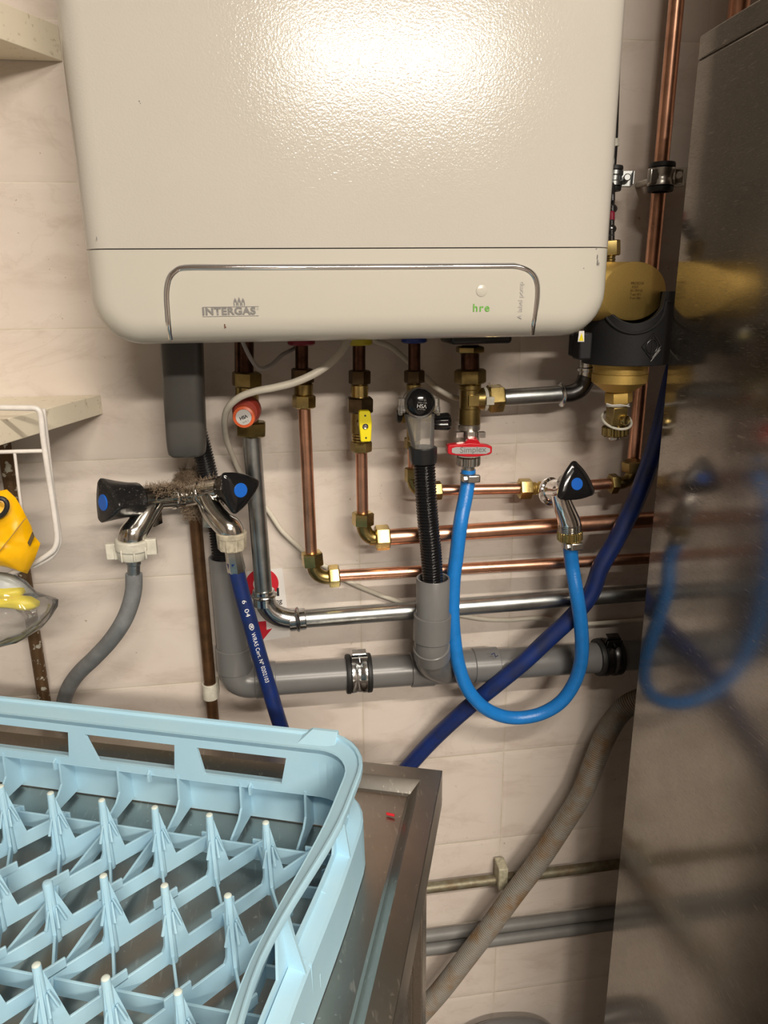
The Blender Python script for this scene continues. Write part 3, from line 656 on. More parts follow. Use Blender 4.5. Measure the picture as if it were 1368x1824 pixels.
for ri, (rad, fl) in enumerate(((RJ, 0), (RJ-0.005, 0))):
    g = []
    for k in range(rows+1):
        g.append([Vector((jc.x+rad*math.cos(2*PI*i/seg), FY+rad*math.sin(2*PI*i/seg), zb+(jtop(2*PI*i/seg)-zb)*k/rows)) for i in range(seg)])
    G.append(g)
allr = [G[1][k] for k in range(rows+1)][::1]
ringsJ = G[0] + G[1][::-1] + [G[0][0]]
vr = [[mb.bm.verts.new(p) for p in rg] for rg in ringsJ[:-1]]
vr.append(vr[0])
for a, b_ in zip(vr, vr[1:]):
    for i in range(seg):
        j = (i+1) % seg; mb.face((a[i], a[j], b_[j], b_[i]))
jk = mb.build('insulating_jacket', M['black_foam'], mf, ang=45, bevel=0.0012)
# saddle lip following the cut-out
lip = []
for i in range(-40, 41):
    th = -PI/2+i*math.radians(1.9); lip.append(Vector((jc.x+(RJ+0.0006)*math.cos(th), FY+(RJ+0.0006)*math.sin(th), jtop(th)-0.010)))
mb = MB(); mb.tube(lip, 0.0016, 8); mb.build('saddle_rib', M['black_foam'], jk)
# embossed diamond with a ring
th0 = -PI/2+0.12
def onj(a, z, off=0.0005): return Vector((jc.x+(RJ+off)*math.cos(a), FY+(RJ+off)*math.sin(a), z))
ez = P(1135, 618, FY-0.05).z
mb = MB()
dm = [(-0.24, 0), (0, 0.0135), (0.24, 0), (0, -0.0135), (-0.24, 0)]
pts = []
for (a, z), (b_, z2) in zip(dm, dm[1:]):
    for k in range(6): pts.append(onj(th0+a+(b_-a)*k/6, ez+z+(z2-z)*k/6))
mb.tube(pts+[pts[0]], 0.0007, 6); mb.tube([onj(th0+0.14*math.cos(2*PI*k/24), ez+0.0072*math.sin(2*PI*k/24)) for k in range(25)], 0.0007, 6)
mb.tube([onj(th0, ez-0.012), onj(th0, ez+0.012)], 0.0007, 6)
mb.build('embossed_emblem', M['black'], jk)
mb = MB(); mb.tube([onj(th0+0.0, ez-0.0155, 0.0002), onj(th0+0.24, ez-0.0035, 0.0002)], 0.00035, 5); mb.build('scratch', M['ink_light'], jk)
a = P(1037, 616, FY-0.03); mb = MB(); mb.box(a, (0.014, 0.02, 0.028)); mb.box(a+Vector((0.019, 0.030, -0.001)), (0.040, 0.014, 0.024)); mb.build('jacket_clip', M['black_foam'], mf, bevel=0.002)
a = P(1035.5, 600, FY-0.0405); mb = MB(); mb.prism([a+Vector((-0.0035, 0, -0.005)), a+Vector((0.0035, 0, -0.005)), a+Vector((0.0028, 0, 0.006)), a+Vector((-0.0028, 0, 0.006))], (0, 0.0006, 0)); wl = mb.build('warning_label', M['paper'], mf)
mb = MB(); a = a+Vector((0, -0.0004, 0)); mb.prism([a+Vector((-0.0026, 0, -0.004)), a+Vector((0.0026, 0, -0.004)), a+Vector((0, 0, 0.004))], (0, 0.0004, 0)); mb.build('warning_triangle', M['yellow'], wl)
bc = P(1104, 665, FY); rb = RR(97, 1104, 665, FY)
def zf(py, px=1104, y=FY): return P(px, py, y).z
mb = MB(); z0 = zf(632); A = Vector((bc.x, FY, z0)); D_ = lambda py: z0-zf(py)
mb.rev(A, A-ZU, [(0, rb), (D_(652), rb), (D_(653), rb*0.97), (D_(664), rb*0.97), (D_(665), rb), (D_(680), rb*0.99), (D_(697), rb*0.50)], 48); mb.build('lower_body', M['brass_satin'], mf, ang=25)
mb = MB(); hexv(mb, 1102, 696, 719, 46, FY, 0.25); mb.build('drain_boss', M['brass_satin'], mf)
mb = MB(); cylv(mb, 1100, 718, 723, 40, FY, 0.001); mb.tube([P(1080, 719, FY-0.016), P(1090, 722, FY-0.02), P(1105, 721, FY-0.02), P(1121, 724, FY-0.014)], 0.0008, 6); mb.build('sealing_tape', M['ptfe'], mf, label='frayed white sealing tape')
dv = MB(); cylv(dv, 1098.5, 723, 760, 34, FY, 0.001); c = P(1098, 740, FY-0.006); dv.box(c, (0.017, 0.02, 0.02)); dv.build('drain_valve', M['brass_dull'], mf, bevel=0.0008)
mb = MB(); c = P(1107, 747, FY-0.012); mb.rev(c, c+Vector((0.2, -1, 0.05)), [(0, 0.006), (0.008, 0.006), (0.0095, 0.0048), (0.0085, 0.002)], 8); mb.build('drain_screw', M['brass'], mf)
mb = MB(); knurl(mb, P(1095.5, 776, FY), P(1096, 758, FY), RR(46, 1095, 767, FY), 14, 0.1); mb.build('knurled_cap', M['brass_dull'], mf, ang=25)
mb = MB(); cylv(mb, 1094.5, 774, 783, 20, FY, 0.001); mb.build('cap_tip', M['nickel'], mf)
cc = P(1098, 751, FY); mb = MB(); pts = [cc+Vector((0.0165*math.cos(2*PI*k/32), 0.0165*math.sin(2*PI*k/32), 0.0080*math.sin(2*PI*k/32)+0.002)) for k in range(33)]; mb.tube(pts, 0.0015, 8); mb.build('retaining_cord', M['white_plastic'], mf, label='white retaining ring cord')
# ---------------------------------------------------------------- waste pipework (grey PVC)
WY = 0.850
waste = thing('waste_pipe', 'grey plastic waste pipe with two open standpipes on a horizontal run', 'pipe', P(600, 1205, WY))
def open_pipe(mb, A, B, r, wall=0.0024, depth=0.05, seg=32):
    """A is the open mouth"""
    L = (B-A).length
    mb.rev(A, B, [(depth, r-wall), (0.0005, r-wall), (0, r-wall*0.8), (0, r-0.0003), (0.0005, r), (L, r)], seg, caps=False); return mb
rW = 0.0205
A, B = P(402, 991, WY), P(417, 1175, WY)
mb = MB(); open_pipe(mb, A, B, rW); mb.build('left_standpipe', M['pvc_grey'], waste)
A, B, C_ = P(416, 1150, WY), P(420.5, 1211, WY), P(492, 1209, WY)
mb = MB(); mb.cyl(A, P(418.5, 1192, WY), rW+0.0024, 32, 0.0008); pts = [P(418.5, 1188, WY)*(1-t)**2+P(421, 1218, WY)*2*t*(1-t)+P(462, 1211.5, WY)*t*t for t in [k/10 for k in range(11)]]
mb.tube(pts, rW+0.0012, 32); mb.cyl(P(455, 1212, WY), P(492, 1209.4, WY), rW+0.0024, 32, 0.0008); mb.build('left_elbow', M['pvc_grey'], waste)
HA, HB = P(470, 1211, WY), P(1050, 1172, WY); HD = (HB-HA).normalized()
mb = MB(); mb.cyl(HA, HB+HD*0.35, rW, 36); mb.build('horizontal_run', M['pvc_grey'], waste)
mb = MB(); mb.cyl(P(731, 1193, WY), P(772, 1190.2, WY), rW+0.0026, 32, 0.0008); mb.cyl(P(765, 1190.7, WY), P(850, 1185, WY), rW+0.0010, 32); mb.cyl(P(842, 1185.5, WY), P(886, 1182.6, WY), rW+0.0026, 32, 0.0008)
SY = 0.797
bpts = path([P(768.5, 1112, SY), P(768.5, 1140, SY), P(768.5, 1160, SY+0.004), P(772, 1180, SY+0.022), P(790, 1190, WY)], 6)
mb.tube(bpts, rW+0.0004, 30); mb.cyl(P(768.5, 1150, SY+0.001), P(770, 1168, SY+0.008), rW+0.0024, 30, 0.0008)
mb.build('branch_tee', M['pvc_grey'], waste)
A, B = P(771.5, 1029, SY), P(770, 1125, SY)
mb = MB(); open_pipe(mb, A, B, rW*0.985); mb.build('right_standpipe', M['pvc_grey'], waste)
mb = MB(); mb.cyl(P(770.3, 1094, SY), P(768.7, 1139, SY), rW+0.0024, 32, 0.0008); mb.build('socket', M['pvc_grey'], waste)
a = P(875, 1166, WY-rW-0.0028); mb = MB(); mb.tube([a, a+Vector((0.004, 0, 0.002)), a+Vector((0.006, 0, -0.004)), a+Vector((0.009, 0, -0.002))], 0.0006, 5); mb.build('marker_scribble', M['navy_hose'], waste)
# clamps on the waste pipe
def pipe_clamp(label, c, d, r, width, lugdir, group=None, mat='zinc_bright', cat='pipe clamp'):
    d = d.normalized(); lug = (Vector(lugdir)-d*Vector(lugdir).dot(d)).normalized(); side = d.cross(lug)
    t = thing('pipe_clamp', label, cat, c-lug*r, group)
    mb = MB(); h = width/2
    mb.rev(c-d*h, c+d*h, [(0, r+0.0003), (0, r+0.0045), (0.0015, r+0.0052), (width*0.16, r+0.0052), (width*0.18, r+0.0038), (width*0.82, r+0.0038), (width*0.84, r+0.0052), (width-0.0015, r+0.0052), (width, r+0.0045), (width, r+0.0003)], 40, caps=False)
    mb.build('rubber_lining', M['rubber'], t)
    mb = MB(); w2 = width*0.30
    mb.rev(c-d*w2, c+d*w2, [(0, r+0.0042), (0.0002, r+0.0058), (w2*0.55, r+0.0058), (w2*0.7, r+0.0048), (w2*1.3, r+0.0048), (w2*1.45, r+0.0058), (2*w2-0.0002, r+0.0058), (2*w2, r+0.0042)], 40, caps=False)
    mb.build('band', M[mat], t)
    mb = MB(); q = c+lug*(r+0.0095)
    mb.box(q+side*0.0015, (2*w2*1.05, 0.0016, 0.013), (d, side, lug)); mb.box(q+side*0.0062, (2*w2*1.05, 0.0016, 0.013), (d, side, lug))
    mb.box(q-side*0.003+lug*0.007, (2*w2*0.9, 0.008, 0.0016), (d, side, (lug)))
    mb.build('lug', M[mat], t, smooth=False, bevel=0.0004)
    mb = MB(); s0 = q-side*0.006; mb.cyl(s0, s0+side*0.018, 0.0022, 14); mb.rev(s0-side*0.003, s0, [(0, 0.003), (0.001, 0.004), (0.003, 0.004)], 14)
    mb.build('clamp_screw', M[mat], t)
    return t, side, lug
c1 = P(638.5, 1199.2, WY); pipe_clamp('shiny zinc clamp with black rubber edges on the grey waste pipe, left of the branch', c1, HD, rW, 0.033, (0, -0.35, 1), 'pipe clamps')
mb = MB(); mb.cyl(c1+Vector((0, 0.02, 0)), Vector((c1.x, WALL, c1.z)), 0.004, 12); mb.build('threaded_stud', M['zinc'], bpy.data.objects['pipe_clamp'])
c2 = P(1082, 1169.5, WY); t2, _, _ = pipe_clamp('dark clamp on the grey waste pipe beside the steel cabinet edge', c2, HD, rW, 0.033, (0, -0.35, 1), 'pipe clamps', 'steel_dark')
mb = MB(); mb.cyl(c2+Vector((0, 0.02, 0)), Vector((c2.x, WALL, c2.z)), 0.004, 12); mb.build('threaded_stud', M['zinc'], t2)
c3 = P(1178, 316, UY+0.002); t3, _, _ = pipe_clamp('rubber-lined clamp on the copper riser next to the top of the steel cabinet', c3, P(1205, 0, UY)-P(1129, 817, UY), 0.0088, 0.030, (0.9, -0.45, 0), 'pipe clamps', 'nickel')
mb = MB(); q = c3+Vector((0, -0.0105, 0)); mb.box(q+Vector((-0.012, 0.004, 0)), (0.014, 0.008, 0.017)); mb.box(q+Vector((0.014, 0.004, 0)), (0.012, 0.010, 0.017)); mb.cyl(c3+Vector((0, 0.01, 0)), Vector((c3.x, WALL, c3.z)), 0.004, 12); mb.build('clamp_base', M['nickel'], t3, bevel=0.002)
# thin black pipe right of the boiler
bp = thing('black_cable', 'thin black tube running down the right edge of the boiler to the filter nut', 'cable', P(1096, 250, 0.845))
mb = MB(); mb.tube(ppath([(1112, -120, 0.845), (1105.5, 0, 0.845), (1099, 130, 0.845), (1095, 250, 0.845), (1092, 300, 0.845), (1089, 370, 0.825), (1089, 432, 0.79)]), 0.0034, 12); mb.build('sheath', M['black'], bp)
mb = MB()
for py, r in ((352, 0.0046), (372, 0.0058), (398, 0.0050), (415, 0.0062), (425, 0.0055)): cylv(mb, 1089 if py > 390 else 1090.5, py-7, py+7, 10, 0.82-(py-350)*0.0004, 0.001)
for q in ((1089.5, 372, 0.815), (1087.5, 408, 0.80)): mb.ball(P(*q), 0.0062, (1, 1, 0.8))
mb.build('end_fitting', M['steel_dark'], bp)
mb = MB(); cylv(mb, 1089, 376, 396, 12, 0.808, 0.0015); mb.build('red_sleeve', M['crimson'], bp)
mb = MB(); cylv(mb, 1096, 247, 261, 13, 0.845, 0.0005); mb.build('cable_tie', M['white_plastic'], bp, label='white cable tie')
c4 = P(1093, 318, 0.845); t4, _, _ = pipe_clamp('small dark clamp half hidden behind the right edge of the boiler', c4, Vector((0.03, 0, 1)), 0.0042, 0.026, (0.95, -0.3, 0), 'pipe clamps', 'zinc')
mb = MB(); mb.cyl(c4+Vector((0, 0.006, 0)), Vector((c4.x, WALL, c4.z)), 0.003, 10); mb.build('threaded_stud', M['zinc'], t4)
# ---------------------------------------------------------------- hoses
def hose_w(name, pts, r, mat, label, cat='hose', parent=None, seg=20, step=0.004):
    pl = resample(ppath(pts, 10), step); mb = MB(); mb.tube(pl, r, seg); return mb, pl
def corrugated(mb, pl, r, pitch, depth, seg=22):
    s = arclen(pl); L = s[-1]; q = resample(pl, pitch/6); n = len(q); rs = []
    for i in range(n): rs.append(r-depth*0.5+depth*0.5*math.copysign(abs(math.cos(2*PI*i/6))**0.6, math.cos(2*PI*i/6)))
    mb.tube(q, rs, seg); return mb
# light blue filling hose
bh = thing('filling_hose', 'bright blue hose hanging in a loop from the red-levered valve to the chrome tap', 'hose', P(925, 1278, 0.82))
bpts = [(834.5, 836, UY), (833.5, 850, UY), (832.5, 866, UY-0.002), (828, 892, UY-0.010), (820.5, 930, UY-0.021), (813, 991, UY-0.023), (808, 1031, UY-0.023), (806, 1090, UY-0.023), (809.5, 1139, UY-0.023), (817, 1185, UY-0.022), (832, 1226, UY-0.021), (858, 1257, UY-0.020), (890, 1274, UY-0.018), (925, 1278.5, UY-0.018), (964, 1271, UY-0.020), (998, 1251, UY-0.024), (1021, 1220, UY-0.028), (1033.5, 1185, UY-0.034), (1036.5, 1150, UY-0.040), (1034, 1106, UY-0.044), (1027, 1057, UY-0.043), (1019, 1008, UY-0.034), (1016, 978, UY-0.036), (1014.5, 958, UY-0.036)]
mb, pl = hose_w('', bpts, 0.0088, '', ''); mb.build('hose_wall', M['blue_hose'], bh)
def hose_clamp(label, px, py, y, w, sx, group='hose clamps'):
    c = P(px, py, y); r = RR(w, px, py, y); up = (P(px, py-10, y)-c).normalized()
    t = thing('hose_clamp', label, 'hose clamp', c-up*0.005, group)
    mb = MB(); mb.rev(c-up*0.0048, c+up*0.0048, [(0, r), (0.0004, r+0.0008), (0.0092, r+0.0008), (0.0096, r)], 32, caps=False); mb.build('band', M['nickel'], t)
    mb = MB(); q = c+Vector((sx*0.004, -r-0.003, 0)); mb.box(q, (0.0155, 0.0065, 0.0095)); mb.build('screw_housing', M['nickel'], t, bevel=0.0018, bseg=3)
    mb = MB(); q2 = q+Vector((-sx*0.0078, 0, 0)); mb.hexnut(q2, q2+Vector((-sx*0.005, 0, 0)), 0.0040); mb.build('clamp_screw', M['nickel'], t)
hose_clamp('grey worm-drive clamp on the blue hose under the red lever', 833.5, 849, UY, 26, 1)
hose_clamp('grey worm-drive clamp on the blue hose under the chrome tap', 1014.5, 968, UY-0.036, 26, 1)
# navy hose to the right
nh = thing('supply_hose', 'long dark blue hose sweeping from behind the steel cabinet down to the table', 'hose', P(1018, 1100, 0.862))
npts = [(1225, 560, 0.800), (1194, 690, 0.800), (1172, 780, 0.802), (1150, 845, 0.806), (1128, 902, 0.808), (1096, 964, 0.809), (1070, 1010, 0.809), (1052, 1058, 0.808), (1020, 1098, 0.809), (976, 1139, 0.814), (930, 1182, 0.817), (881, 1222, 0.824), (827, 1266, 0.838), (775, 1314, 0.852), (735, 1357, 0.860), (690, 1410, 0.866), (640, 1480, 0.870)]
mb, pl = hose_w('', npts, 0.0108, '', ''); mb.build('hose_wall', M['navy_hose'], nh)
# dirty corrugated hose
dh = thing('drain_hose', 'dirty grey corrugated drain hose slanting from the steel cabinet down behind the table', 'hose', P(914, 1594, 0.84))
dpts = [(1230, 1238, 0.80), (1175, 1238, 0.81), (1130, 1250, 0.825), (1102, 1272, 0.835), (1077, 1313, 0.84), (1058, 1359, 0.84), (1036, 1414, 0.84), (1001, 1471, 0.84), (960, 1533, 0.838), (914, 1594, 0.836), (873, 1650, 0.835), (827, 1710, 0.834), (786, 1763, 0.834), (740, 1815, 0.834), (690, 1870, 0.834), (640, 1960, 0.836), (620, 2080, 0.838), (615, 2200, 0.838)]
mb = MB(); corrugated(mb, ppath(dpts, 10), 0.0150, 0.0030, 0.0016); mb.build('hose_wall', M['dirty_hose'], dh, ang=80)
# black corrugated hoses
k1 = thing('condensate_hose', 'black corrugated hose from the grey condensate trap into the left standpipe', 'hose', P(380, 900, 0.845))
mb = MB(); corrugated(mb, ppath([(318, 640, 0.855), (330, 690, 0.858), (346, 750, 0.862), (362, 810, 0.864), (376, 870, 0.864), (388, 935, 0.861), (394, 985, 0.856), (402, 1030, 0.852)], 10), 0.0118, 0.0034, 0.0024); mb.build('hose_wall', M['black'], k1, ang=80)
k2 = thing('tundish_hose', 'black corrugated hose from the clear tundish into the right standpipe', 'hose', P(762, 930, TY))
mb = MB(); corrugated(mb, ppath([(754.5, 812, TY), (756, 835, TY), (758, 870, TY), (762, 925, TY), (767, 975, TY), (770, 1020, TY+0.001), (771, 1060, TY+0.002)], 10), 0.0128, 0.0036, 0.0026); mb.build('hose_wall', M['black_gloss'], k2, ang=80)
mb = MB(); A, B = P(754, 825, TY), P(753, 796, TY); r = RR(50, 753, 810, TY); R_ = []
L = (B-A).length; d = (B-A)/L
for tt, k in ((0, 0.82), (0.0008, 0.92), (L*0.3, 0.97), (L-0.001, 1.0), (L, 0.96), (L, 0.88)):
    R_.append([A+d*tt+r*k*(1+0.025*(1 if (i//3) % 2 else 0))*Vector((math.cos(2*PI*i/48), math.sin(2*PI*i/48), 0)) for i in range(48)])
mb.rings(R_); mb.build('black_nut', M['black'], k2, ang=30)
# ---------------------------------------------------------------- taps
def tri_outline(R, f, bulge):
    pts = []
    for k in range(3):
        a = 2*PI*k/3; c = ((R-f)*math.cos(a), (R-f)*math.sin(a))
        for i in range(9):
            b = a+math.radians(-60+120*i/8); pts.append((c[0]+f*math.cos(b), c[1]+f*math.sin(b)))
        a2 = 2*PI*(k+1)/3; e0 = pts[-1]; b = a2-math.radians(60); e1 = ((R-f)*math.cos(a2)+f*math.cos(b), (R-f)*math.sin(a2)+f*math.sin(b))
        m_ = a+PI/3
        for i in range(1, 6):
            t = i/6; q = bulge*4*t*(1-t); pts.append((e0[0]+(e1[0]-e0[0])*t+q*math.cos(m_), e0[1]+(e1[1]-e0[1])*t+q*math.sin(m_)))
    return pts
def handle(parent, c, n, up, R, depth, mat, neck=0.42, disc=0.0075):
    """c = centre of the front face, n = outward axis"""
    n = Vector(n).normalized(); up = Vector(up); up = (up-n*up.dot(n)).normalized(); sd = n.cross(up)
    O = tri_outline(R, R*0.20, R*0.09); mb = MB(); R_ = []
    circ = [(R*neck*math.cos(math.atan2(y, x)), R*neck*math.sin(math.atan2(y, x))) for x, y in O]
    for t, k, w_ in ((-depth, 0, 0.96), (-depth*0.97, 0, 1), (-depth*0.75, 0.16, 1), (-depth*0.4, 0.58, 1), (-depth*0.12, 0.97, 1), (-depth*0.05, 1, 1.0), (-0.0008, 1, 0.965), (0.0006, 1, 0.90), (0.0018, 1, 0.5), (0.0022, 1, 0.05)):
        R_.append([c+n*t+((cx*(1-k)+x*k)*w_)*up+((cy*(1-k)+y*k)*w_)*sd for (x, y), (cx, cy) in zip(O, circ)])
    mb.rings(R_); h = mb.build('handle', mat, parent, ang=50)
    mb = MB(); mb.rev(c+n*0.001, c+n*0.0032, [(0, disc), (0.0016, disc), (0.0021, disc*0.93)], 28); mb.build('blue_marker', M['blue_disc'], h)
    return h
# right-hand chrome tap
ct = thing('filling_tap', 'chrome tap with a black triangular handle feeding the bright blue hose', 'tap', P(1010, 900, 0.80))
TA = P(979, 875, 0.832)
mb = MB(); d_ = Vector((0.45, -0.85, 0.12)).normalized(); mb.rev(TA-d_*0.004, TA+d_*0.004, [(0, 0.0160), (0.002, 0.0175), (0.006, 0.0175), (0.008, 0.015)], 32); mb.build('flange', M['chrome'], ct)
FC = P(1026, 862, 0.770); body_end = FC-Vector((0.20, -0.95, 0.05)).normalized()*0.0
mb = MB(); hb = P(1006, 873, 0.798)
mb.tube(path([TA, (TA+hb)/2+Vector((0, 0, 0.001)), hb, P(1016, 868, 0.786)], 5), [0.0135]*5+[0.0135]*5+[0.0125]*6, 24)
sp_ = path([P(997, 880, 0.800), P(1003, 900, 0.797), P(1010, 918, 0.796), P(1014.5, 932, 0.796), P(1014.5, 946, 0.796)], 6)
rs = [0.0105+(0.0135-0.0105)*min(1, i/18) for i in range(len(sp_))]; mb.tube(sp_, rs, 28); mb.build('tap_body', M['chrome'], ct, ang=60)
mb = MB()
for py in (935, 938.5, 942, 945): cylv(mb, 1014.8, py-1.5, py+1.5, 42, 0.796, 0.0006)
mb.build('thread', M['chrome_old'], ct)
mb = MB(); knurl(mb, P(1015, 962, 0.796), P(1014.8, 945, 0.796), RR(45, 1015, 953, 0.796), 30, 0.05); mb.build('knurled_nut', M['brass'], ct, ang=25)
handle(ct, FC, (0.10, -0.97, 0.20), (-0.05, 0.1, 1), 0.0265, 0.026, M['black_gloss'], disc=0.0072)
# double tap at the left
dt = thing('double_tap', 'dusty chrome double tap with two black triangular handles above the table', 'tap', P(330, 900, 0.84))
C0 = P(330, 884, 0.838); CL = P(187, 895, 0.772); CR = P(427, 873, 0.782)
nl = Vector((-0.74, -0.65, 0.12)).normalized(); nr = Vector((0.52, -0.84, 0.10)).normalized()
def seg2(mb, pts, rs, seg=24): mb.tube(pts, rs, seg); return mb
mb = MB(); le = CL-nl*0.042; re_ = CR-nr*0.034
lp = path([C0, C0.lerp(le, 0.45)+Vector((0, 0, 0.001)), le], 6); mb.tube(lp, [0.0135]*len(lp), 24)
rp_ = path([C0, C0.lerp(re_, 0.5), re_], 6); mb.tube(rp_, [0.0135]*len(rp_), 24)
mb.ball(C0, 0.0140); wl_ = Vector((C0.x-0.001, WALL-0.004, C0.z+0.008)); mb.cyl(C0, wl_, 0.0095, 24)
mb.rev(C0.lerp(lp[6], 0.5), lp[8], [(0, 0.0138), (0.003, 0.0150), (0.006, 0.0138)], 28)
A = C0.lerp(re_, 0.35); mb.rev(A, re_, [(0, 0.0137), (0.0015, 0.0148), (0.006, 0.0148), (0.0075, 0.0137)], 28)
mb.build('tap_body', M['chrome_old'], dt, ang=60)
mb = MB(); mb.rev(wl_+Vector((0, -0.004, 0)), wl_+Vector((0, 0.004, 0)), [(0, 0.0115), (0.003, 0.0135), (0.008, 0.0135)], 28); mb.build('wall_flange', M['chrome_old'], dt)
YS = 0.785
def spout(pts, r0, r1, lug):
    mb = MB(); sp_ = path([P(*q) for q in pts], 6); n = len(sp_)
    mb.tube(sp_, [r0+(r1-r0)*min(1, i/(n*0.7)) for i in range(n)], 26)
    q = P(*lug); mb.box(q, (0.013, 0.016, 0.022), (Vector((0.9, -0.4, 0)).normalized(), Vector((0.4, 0.9, 0)).normalized(), ZU))
    return mb
spout([(277, 890, 0.812), (262, 912, 0.800), (246, 938, 0.790), (236, 952, YS), (234, 968, YS)], 0.0120, 0.0145, (272, 918, 0.818)).build('left_spout', M['chrome_old'], dt, ang=60, bevel=0.001)
spout([(368, 888, 0.815), (378, 908, 0.806), (395, 928, 0.797), (409, 942, 0.792), (412, 956, 0.792)], 0.0120, 0.0145, (376, 920, 0.825)).build('right_spout', M['chrome_old'], dt, ang=60, bevel=0.001)
handle(dt, CL, nl, Vector((0.75, -0.8, 0.0)), 0.0270, 0.039, M['black_dusty'], neck=0.68, disc=0.0088)
handle(dt, CR, nr, Vector((-0.55, -0.3, 0.75)), 0.0265, 0.034, M['black_gloss'], neck=0.58, disc=0.0080)
mb = MB(); rnd = random.Random(5)
def strand(mb, p, d, L, r=0.00023):
    a = Vector(p); pts = [a]
    dd = Vector(d).normalized()
    for k in range(4):
        dd = (dd+Vector((rnd.uniform(-.7, .7), rnd.uniform(-.7, .7), rnd.uniform(-.7, .7)))).normalized(); pts.append(pts[-1]+dd*L/4)
    mb.tube(pts, [r, r, r*0.9, r*0.8, r*0.5], 3, caps=False)
for i in range(3600):
    s = rnd.random()
    if s < 0.48:
        c = C0.lerp(wl_, rnd.random()**0.8*1.0); ax_ = (wl_-C0).normalized(); rr_ = rnd.uniform(0.009, 0.0150)
    elif s < 0.66:
        c = lp[rnd.randint(0, len(lp)-3)]; ax_ = (le-C0).normalized(); rr_ = 0.0136
    elif s < 0.76:
        c = rp_[rnd.randint(0, len(rp_)-4)]; ax_ = (re_-C0).normalized(); rr_ = 0.0137
    else:
        c = C0+Vector((rnd.uniform(-0.004, 0.016), rnd.uniform(-0.004, 0.012), rnd.uniform(-0.024, -0.008))); ax_ = Vector((1, 0.2, 0)); rr_ = 0.005
    v = Vector((rnd.gauss(0, 1), rnd.gauss(0, 0.7), rnd.gauss(0.3, 1) if s < 0.76 else rnd.gauss(-0.6, 0.8))); v = v-ax_*v.dot(ax_); v.normalize()
    if s < 0.75 and v.z < -0.2: v.z = -v.z
    strand(mb, c+v*rr_, v*0.3+Vector((rnd.uniform(-1, 1), rnd.uniform(-1, 1), rnd.uniform(-1, 1)))*0.8, rnd.uniform(0.003, 0.009))
o = mb.build('dust_fluff', M['fluff'], dt, label='matted brown dust and fluff'); o['kind'] = 'stuff'
# hoses on the double tap
gh = thing('grey_hose', 'grey ribbed hose curving down from the left outlet of the double tap', 'hose', P(195, 1140, YS))
mb = MB(); A, B = P(235.5, 995, YS), P(234.5, 960, YS); r = RR(58, 235, 978, YS)
L = (B-A).length; mb.rev(A, B, [(0, r*0.80), (0.0015, r*0.86), (L*0.45, r*0.90), (L*0.5, r), (L-0.001, r), (L, r*0.93)], 36)
for s in (-1, 1): q = (A+B)/2+Vector((s*(r+0.003), -0.001, 0.002 if s > 0 else -0.001)); mb.box(q, (0.012, 0.007, 0.018), (Vector((1, 0, 0)), Vector((0, 1, 0)), ZU))
for k in range(8): a_ = 2*PI*k/8+0.3; q = (A+B)/2+Vector((r*math.cos(a_), r*math.sin(a_), -0.003)); mb.box(q, (0.002, 0.002, L*0.6))
mb.build('wing_nut', M['white_plastic'], gh, bevel=0.0008, label='white plastic wing nut')
mb = MB(); cylp(mb, (238.5, 1032), (238, 996), 22, YS); cylp(mb, (238.2, 1006), (238, 996), 25, YS, 0.001); mb.build('ferrule', M['zinc'], gh)
mb, pl = hose_w('', [(238.5, 1022, YS), (238, 1050, YS), (231, 1080, YS), (218, 1110, YS), (196, 1142, YS+0.01), (168, 1172, YS+0.022), (142, 1197, YS+0.042), (124, 1222, YS+0.060), (114, 1250, YS+0.073), (108, 1290, YS+0.083), (104, 1340, YS+0.090)], 0.0092, '', ''); mb.build('hose_wall', M['grey_hose'], gh)
lh = thing('inlet_hose', 'dark blue hose printed in white dropping from the right outlet of the double tap', 'hose', P(463, 1170, 0.792))
YN = 0.792
mb = MB(); A, B = P(413.5, 978, YN), P(412, 947, YN); r = RR(53, 413, 962, YN); L = (B-A).length; R_ = []
d = (B-A)/L; N_ = Vector((1, 0, 0)); N_ = (N_-d*N_.dot(d)).normalized(); B_ = d.cross(N_)
for tt, k in ((0, 0.84), (0.0015, 0.9), (L*0.7, 0.95), (L*0.72, 1.0), (L-0.001, 1.02), (L, 0.96)):
    R_.append([A+d*tt+r*k*(1+(0.05 if (i % 6) < 2 and tt < L*0.71 else 0))*(math.cos(2*PI*i/60)*N_+math.sin(2*PI*i/60)*B_) for i in range(60)])
mb.rings(R_); mb.build('ribbed_nut', M['cream_plastic'], lh, ang=30, label='dirty cream ribbed nut')
mb = MB(); a, b_ = P(421.5, 1018, YN), P(414.5, 976, YN); L = (b_-a).length; mb.rev(a, b_, [(0, 0.0098), (0.002, 0.0105), (L-0.002, 0.0093), (L, 0.0085)], 8, 0.2); mb.build('crimped_ferrule', M['nickel'], lh, ang=25)
npts2 = [(418, 1000, YN), (423, 1026, YN), (433, 1066, YN), (446, 1112, YN), (462, 1168, YN), (478, 1222, YN), (494, 1275, YN+0.002), (508, 1318, YN+0.006), (525, 1370, YN+0.012), (540, 1420, YN+0.02)]
mb, pl2 = hose_w('', npts2, 0.0094, '', '', step=0.003); mb.build('hose_wall', M['navy_hose'], lh)
